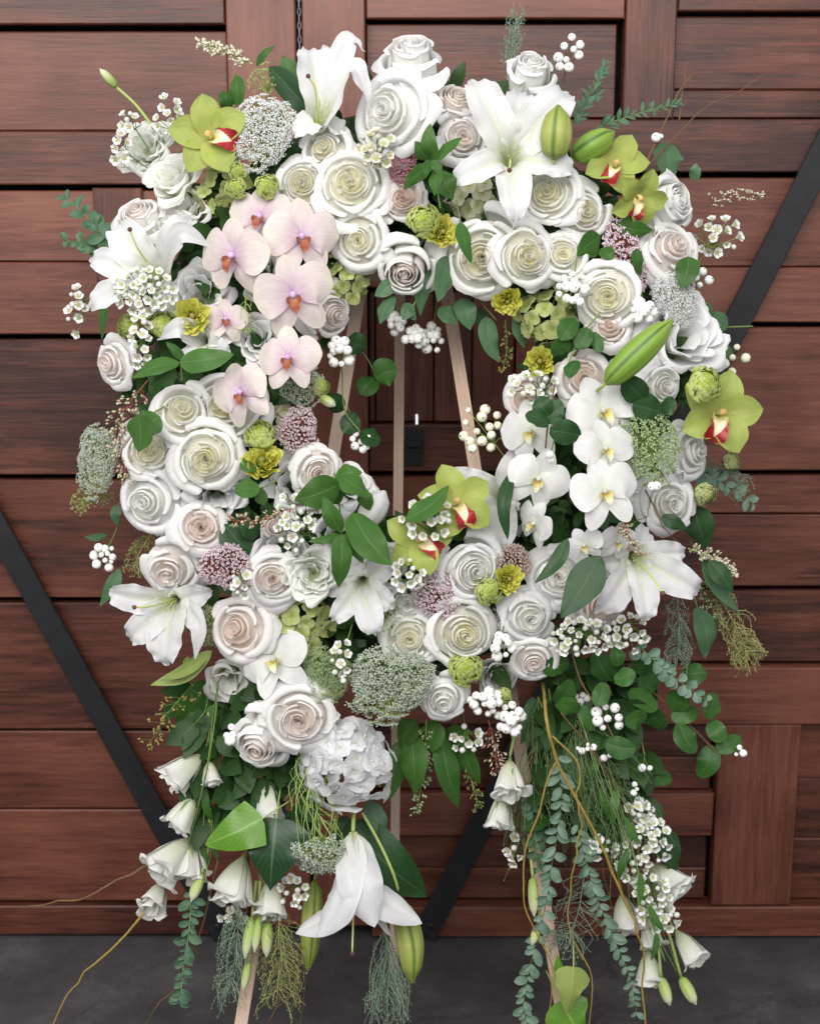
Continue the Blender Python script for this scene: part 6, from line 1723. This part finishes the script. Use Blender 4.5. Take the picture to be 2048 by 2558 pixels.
leafset('round_leaf_branch', 'right branch of round green leaves spreading over the door', [cl(c) for c in RL[6:18] + RL[19:20]], [(1520, 1630), (1620, 1720), (1710, 1800), (1800, 1890)], 'leaf_round', shape='oval', dd=0.02, stemmat='stem_brown')
# sprigs
sprig('sage_sprig', 'dark sage sprig pointing up at the upper right of the wreath', [(1440, 310, 0.03), (1480, 230, 0.03), (1518, 150, 0.03)], 13, 40, 'leaf_sage', 'long', spread=38)
sprig('sage_sprig', 'dark sage sprig pointing right at the upper right', [(1490, 318, 0.03), (1590, 285, 0.03), (1695, 256, 0.03)], 14, 34, 'leaf_sage', 'long', spread=42)
sprig('sage_sprig', 'short sage sprig across the white rose behind the big lily', [(1385, 240, 0.08), (1372, 195, 0.08), (1365, 150, 0.08)], 6, 30, 'leaf_sage', 'long', spread=60)
plume('feather_plume', 'thin feathery plume standing up above the wreath at the top', [(1270, 190, 0.02), (1280, 110, 0.02), (1292, 30, 0.02)], 46, 'plume_grey', 50, droop=-0.6, length=60)
sprig('sage_sprig', 'grey-green sprig entering from the left edge', [(285, 615, 0.04), (230, 555, 0.03), (165, 490, 0.02)], 9, 46, 'leaf_sage', 'small', spread=55)
sprig('sage_sprig', 'small green sprig at the left edge below the grey one', [(280, 640, 0.02), (225, 610, 0.02), (165, 600, 0.01)], 6, 42, 'leaf_euc', 'round', spread=60)
sprig('sage_sprig', 'pale grey sprig crossing the round leaves at the lower right', [(1590, 1610, 0.12), (1680, 1690, 0.11), (1772, 1755, 0.09)], 13, 34, 'leaf_grey', 'scallop', spread=60)
sprig('sage_sprig', 'grey-green sprig at the right rim below the far right orchid', [(1730, 1170, 0.06), (1800, 1205, 0.05), (1890, 1265, 0.03)], 11, 40, 'leaf_grey', 'small', spread=55)
plume('feather_plume', 'fine grey plume at the right rim below the far right orchid', [(1720, 1150, 0.05), (1790, 1190, 0.04), (1870, 1230, 0.03)], 80, 'plume_grey', 60)
sprig('scalloped_sprig', 'left scalloped grey-green sprig hanging in the lower right trail', [(1395, 1900), (1400, 2020), (1378, 2160), (1365, 2250), (1332, 2380), (1308, 2500), (1320, 2570)], 36, 38, 'leaf_grey', 'small', spread=52, taper=0.8)
sprig('scalloped_sprig', 'right scalloped grey-green sprig hanging in the lower right trail', [(1440, 2060), (1462, 2150), (1486, 2230), (1528, 2335), (1572, 2440), (1592, 2545)], 27, 38, 'leaf_grey', 'small', spread=52, taper=0.75)
sprig('scalloped_sprig', 'short dark scalloped sprig between the two long hanging ones', [(1330, 1990), (1330, 2080), (1345, 2180)], 10, 34, 'leaf_sage', 'scallop', spread=58, dd=0.0)
sprig('scalloped_sprig', 'narrow scalloped sprig hanging at the lower left', [(480, 2235), (472, 2330), (458, 2420), (450, 2510)], 22, 34, 'leaf_sage', 'small', spread=58, taper=0.75, stemmat='stem_pale')
plume('feather_plume', 'grey feathery plume hanging at the bottom left of the easel leg', [(600, 2260), (590, 2370), (572, 2500)], 90, 'plume_grey', 90)
plume('feather_plume', 'olive feathery plume hanging at the bottom right of the easel leg', [(695, 2270), (702, 2380), (690, 2510)], 120, 'plume_gold', 110)
plume('feather_plume', 'blue-grey plume hanging under the upside-down lily', [(960, 2320), (972, 2420), (965, 2500)], 110, 'plume_grey', 110, length=150)
plume('feather_plume', 'grey plume hanging at the right rim', [(1690, 1480), (1695, 1570), (1690, 1660)], 70, 'plume_grey', 70)
plume('feather_plume', 'golden tipped plume hanging at the far right', [(1790, 1480), (1845, 1580), (1870, 1650)], 90, 'plume_gold', 90)
plume('feather_plume', 'dark wispy plume in the lower right trail', [(1430, 1780), (1480, 1920), (1560, 2080)], 150, 'plume_green', 110, length=160, dd=-0.005)
plume('feather_plume', 'dark wispy plume behind the willow stem', [(1400, 1760), (1420, 1920), (1470, 2100)], 130, 'plume_green', 100, length=170, dd=-0.01)
plume('needle_plume', 'long needle-like stems fanning through the lower right trail', [(1430, 1740, 0.11), (1500, 1900, 0.10), (1590, 2120, 0.08)], 190, 'plume_green', 90, length=260, bead=0.0009, dens=8)
plume('needle_plume', 'fine needle stems hanging left of the yellow willow stem', [(1345, 1740, 0.09), (1335, 1900, 0.08), (1320, 2080, 0.07)], 120, 'plume_green', 60, length=220, bead=0.0009, dens=8)
plume('feather_plume', 'green plume hanging low between the scalloped sprigs', [(1460, 2180), (1440, 2290), (1400, 2360)], 120, 'plume_grey', 60, dd=-0.02)
plume('fennel_plume', 'yellow-green fennel threads over the white hydrangea', [(770, 1830, 0.14), (780, 1940, 0.135), (800, 2080, 0.12)], 120, 'lace_lime', 46, bead=0.0007, length=170)
plume('fennel_plume', 'thin green fennel threads inside the left arm', [(615, 730, 0.15), (612, 790, 0.155), (608, 830, 0.15)], 60, 'lace_lime', 26, bead=0.0007)
plume('feather_plume', 'olive threads at the left rim above the lower left lily', [(380, 1330, 0.04), (350, 1380, 0.035), (330, 1430, 0.03)], 70, 'plume_gold', 40)
seeded('seeded_sprig', 'brown seeded eucalyptus sprig at the lower left', [(500, 1690), (430, 1770), (375, 1855)], 34, 'seed', 70, 0.0026, dd=0.0)
seeded('seeded_sprig', 'green seeded sprig among the pointed hanging leaves', [(1065, 1800), (1060, 1910), (1040, 2030)], 44, 'lace_green', 44, 0.0024, dd=0.0)
seeded('seeded_sprig', 'reddish seeded sprig below the berry bunches', [(1220, 1800), (1235, 1860), (1240, 1930)], 30, 'pieris', 70, 0.0024, stemmat='stem_red', dd=0.0)
seeded('seeded_sprig', 'thin golden seeded sprig right of the pointed hanging leaves', [(1150, 1880), (1180, 1960), (1195, 2020)], 30, 'plume_gold', 44, 0.0016, dd=-0.02)
seeded('seeded_sprig', 'green seeded sprig hanging at the right rim behind the lily', [(1730, 1440), (1770, 1500), (1790, 1560)], 34, 'lace_green', 70, 0.0022, dd=0.0)
seeded('seeded_sprig', 'brown seeded sprig hanging at the upper right of the hole', [(1262, 800), (1265, 870), (1255, 930)], 26, 'seed', 36, 0.0016, dd=-0.02)
seeded('loosestrife_spike', 'cream flower spike at the upper left over the door', [(632, 160, 0.02), (570, 132, 0.02), (495, 108, 0.02)], 44, 'cream_floret', 34, 0.0032, cat='flower spike', stemmat='stem_pale', group='flower spikes')
seeded('loosestrife_spike', 'cream flower spike at the right rim beside the lower right lily', [(1718, 1370), (1780, 1395), (1838, 1432)], 40, 'cream_floret', 32, 0.0030, cat='flower spike', stemmat='stem_pale', group='flower spikes')
seeded('loosestrife_spike', 'faint cream flower spike at the far right near the upper edge', [(1750, 520, -0.02), (1830, 490, -0.03), (1900, 488, -0.03)], 30, 'cream_floret', 40, 0.0022, cat='flower spike', stemmat='stem_brown', group='flower spikes')
seeded('heather_spike', 'reddish green flower spike hanging at the left rim above the lace flower', [(370, 950), (310, 1030), (300, 1110), (320, 1200)], 70, 'pieris', 70, 0.0028, cat='flower spike', stemmat='stem_red', group='flower spikes', dd=0.02)
seeded('heather_spike', 'red stemmed spike beside the small tan rosebud', [(745, 1262), (660, 1298), (575, 1300)], 30, 'pieris', 46, 0.0026, cat='flower spike', stemmat='stem_red', group='flower spikes', dd=0.06)
seeded('heather_spike', 'pinkish spike above the lower right lily', [(1555, 1290), (1566, 1330), (1590, 1385)], 26, 'pieris', 40, 0.0026, cat='flower spike', stemmat='stem_red', group='flower spikes', dd=0.09)
# lisianthus buds
GB = 'lisianthus buds'
ellip_bud(292, 218, 250, 172, 20, 'slim lisianthus bud on a long stem at the far upper left', 'bud_pale', d=0.03, dd=0.0, name='lisianthus_bud', group=GB, stem=[(340, 262, 0.03), (385, 320, 0.04)])
for x0, y0, x1, y1, w, lb, st in [(505, 2180, 478, 2252, 26, 'pale lisianthus bud hanging above the narrow scalloped sprig', [(520, 2120, 0.05), (525, 2020, 0.06)]),
        (630, 2290, 612, 2395, 24, 'long pale lisianthus bud above the visible easel foot', [(640, 2200, 0.04)]), (648, 2290, 636, 2380, 20, 'second pale lisianthus bud above the visible easel foot', [(650, 2200, 0.04)]),
        (670, 2300, 666, 2392, 26, 'pale lisianthus bud below the straight hanging bell', [(672, 2230, 0.03)]), (622, 2400, 608, 2475, 20, 'lowest lisianthus bud lying on the easel leg', [(635, 2330, 0.03)]),
        (1650, 2440, 1673, 2512, 26, 'green lisianthus bud at the bottom right, left of two', [(1640, 2330, 0.03), (1610, 2200, 0.04)]), (1700, 2440, 1738, 2510, 28, 'green lisianthus bud at the bottom right, right of two', [(1675, 2350, 0.03), (1630, 2200, 0.04)]),
        (1330, 2190, 1334, 2290, 24, 'pale bud along the left yellow willow branch', [(1320, 2090, 0.05)]), (1345, 2310, 1328, 2362, 20, 'small pale bud low on the left willow branch', [(1350, 2250, 0.04)])]:
    ellip_bud(x0, y0, x1, y1, w, lb, 'bud_pale', dd=0.02, name='lisianthus_bud', group=GB, stem=st)
# curly willow
twig('long yellow willow stem forking down the lower right trail', [[(1350, 1660, 0.03), (1356, 1712, 0.10), (1366, 1802), (1387, 1893), (1449, 2014), (1509, 2132), (1547, 2216), (1585, 2313), (1611, 2365), (1602, 2452), (1606, 2575)],
     [(1387, 1905), (1362, 1962), (1350, 2018), (1310, 2139), (1314, 2261), (1352, 2355), (1382, 2455), (1359, 2565)], [(1378, 1838), (1439, 1900), (1448, 1950), (1440, 2000), (1452, 2060), (1436, 2139), (1424, 2243), (1431, 2348), (1476, 2438), (1469, 2565)]], r=0.0030, dd=0.07)
twig('dark willow twigs reaching up at the upper right', [[(1602, 430, 0.08), (1650, 330, 0.05), (1682, 255, 0.03), (1726, 185, 0.02)], [(1610, 420, 0.08), (1690, 340, 0.03), (1760, 268, 0.01), (1830, 232, 0.0), (1930, 180, 0.0)], [(1695, 300, 0.04), (1705, 230, 0.02), (1712, 185, 0.02), (1690, 165, 0.02)]], r=0.0022, mat='willow_dark')
twig('willow twig reaching out at the left edge, upper of two', [[(470, 2110, 0.03), (351, 2170, 0.05), (268, 2215, 0.04), (178, 2250, 0.03), (60, 2262, 0.02)]], r=0.0026, mat='willow_dark')
twig('yellow willow twig curving to the lower left corner', [[(420, 2215, 0.0), (358, 2281, 0.05), (316, 2334, 0.05), (240, 2405, 0.05), (178, 2473, 0.04), (130, 2575, 0.04)]], r=0.0024)
twig('thin willow twig hanging below the narrow scalloped sprig', [[(545, 2150), (500, 2330), (445, 2460), (400, 2510), (350, 2575)]], r=0.0018, mat='willow_dark', dd=0.0)
twig('thin willow twigs hanging at the bottom left of the lily', [[(760, 2330), (730, 2440), (690, 2520), (660, 2580)], [(760, 2340), (765, 2440), (750, 2570)]], r=0.0018, mat='willow_dark', dd=0.0)
twig('dark thin twig curling over the right rim rose', [[(1612, 1225, 0.16), (1640, 1280, 0.19), (1668, 1330, 0.18), (1705, 1362, 0.14)], [(1625, 1245, 0.17), (1612, 1290, 0.18), (1560, 1320, 0.18)]], r=0.0013, mat='willow_dark')
twig('brown twig at the right edge of the hole beside the garden rose', [[(1470, 810, 0.14), (1445, 870, 0.16), (1400, 930, 0.15), (1340, 980, 0.13)]], r=0.0026, mat='willow_dark')
# thin green stems in the trails
for k, (lb, br) in enumerate([('bundle of thin green stems in the lower right trail', [[(1520, 1950), (1570, 2150), (1640, 2330), (1690, 2430)], [(1530, 1980), (1585, 2180), (1640, 2350), (1655, 2440)], [(1540, 2000), (1600, 2200), (1660, 2340), (1700, 2440)], [(1500, 1950), (1560, 2180), (1620, 2360)]]),
        ('thin green stems of the lower left lisianthus trail', [[(545, 1720), (530, 1850), (505, 1980), (470, 2110)], [(535, 1760), (520, 1900), (490, 2030)], [(520, 1740), (510, 1780), (466, 1830)], [(530, 2050), (525, 2140), (505, 2200)]]),
        ('brown thin stems crossing in the lower right trail', [[(1400, 1780), (1480, 1880), (1560, 2010), (1600, 2100)], [(1330, 1790), (1328, 1900), (1310, 2020)], [(1440, 1800), (1500, 1900), (1570, 1990)]])]):
    twig(lb, br, r=0.0012, mat='stem' if k < 2 else 'willow_dark', name='stem_bundle', group='thin stems', kink=0.6, dd=0.03)
leafset('lisianthus_leaves', 'narrow green leaves along the lower left lisianthus trail', [(535, 1760, 500, 1850, 22), (525, 1830, 545, 1920, 20), (510, 1900, 480, 1960, 18), (512, 1960, 535, 2060, 20), (500, 2010, 480, 2080, 18), (520, 2080, 545, 2150, 18), (500, 2100, 520, 2180, 16)], [(545, 1700), (520, 1900), (505, 2120)], 'leaf_mid', dd=0.03)
leafset('lisianthus_leaves', 'narrow green leaves along the lower right lisianthus trail', [(1540, 1960, 1530, 2060, 22), (1560, 2040, 1600, 2110, 20), (1570, 2120, 1545, 2200, 22), (1600, 2180, 1590, 2270, 20), (1620, 2260, 1660, 2330, 18), (1640, 2330, 1625, 2400, 18), (1490, 1880, 1470, 1960, 24), (1500, 1960, 1520, 2050, 22)], [(1500, 1850), (1560, 2050), (1620, 2280), (1660, 2400)], 'leaf_mid', dd=0.02)
# ivy
ivy('bright green ivy leaf at the lower left over the dark one', 655, 2045, -155, 158, 120, 'leaf_bright', dd=0.06, tilt=-0.2, lobes=False)
ivy('large dark glossy ivy leaf at the lower left', 690, 2045, -95, 185, 195, 'ivy_dark', dd=0.045)
ivy('pale green ivy leaf at the very bottom right of centre', 1432, 2415, -98, 125, 100, 'leaf_lime', dd=0.05, tilt=0.3)
ivy('green ivy leaf at the bottom edge under the pale one', 1400, 2500, -60, 130, 120, 'leaf_bright', dd=0.03)
leafset('salal_leaf', 'small pointed leaf above the pale bottom ivy leaf', [(1395, 2460, 1392, 2385, 30)], None, 'leaf_bright', dd=0.02, cat='leaf')

# lean the whole arrangement back with the easel
FIXED = {'floor', 'backing_wall', 'camera'}
for o in list(scene.objects):
    if o.parent is None and o.type in ('EMPTY', 'MESH') and not o.name.split('.')[0] in ('floor', 'backing_wall', 'plank_door', 'iron_brace', 'gap_glints'):
        o.matrix_world = TILT @ o.matrix_world
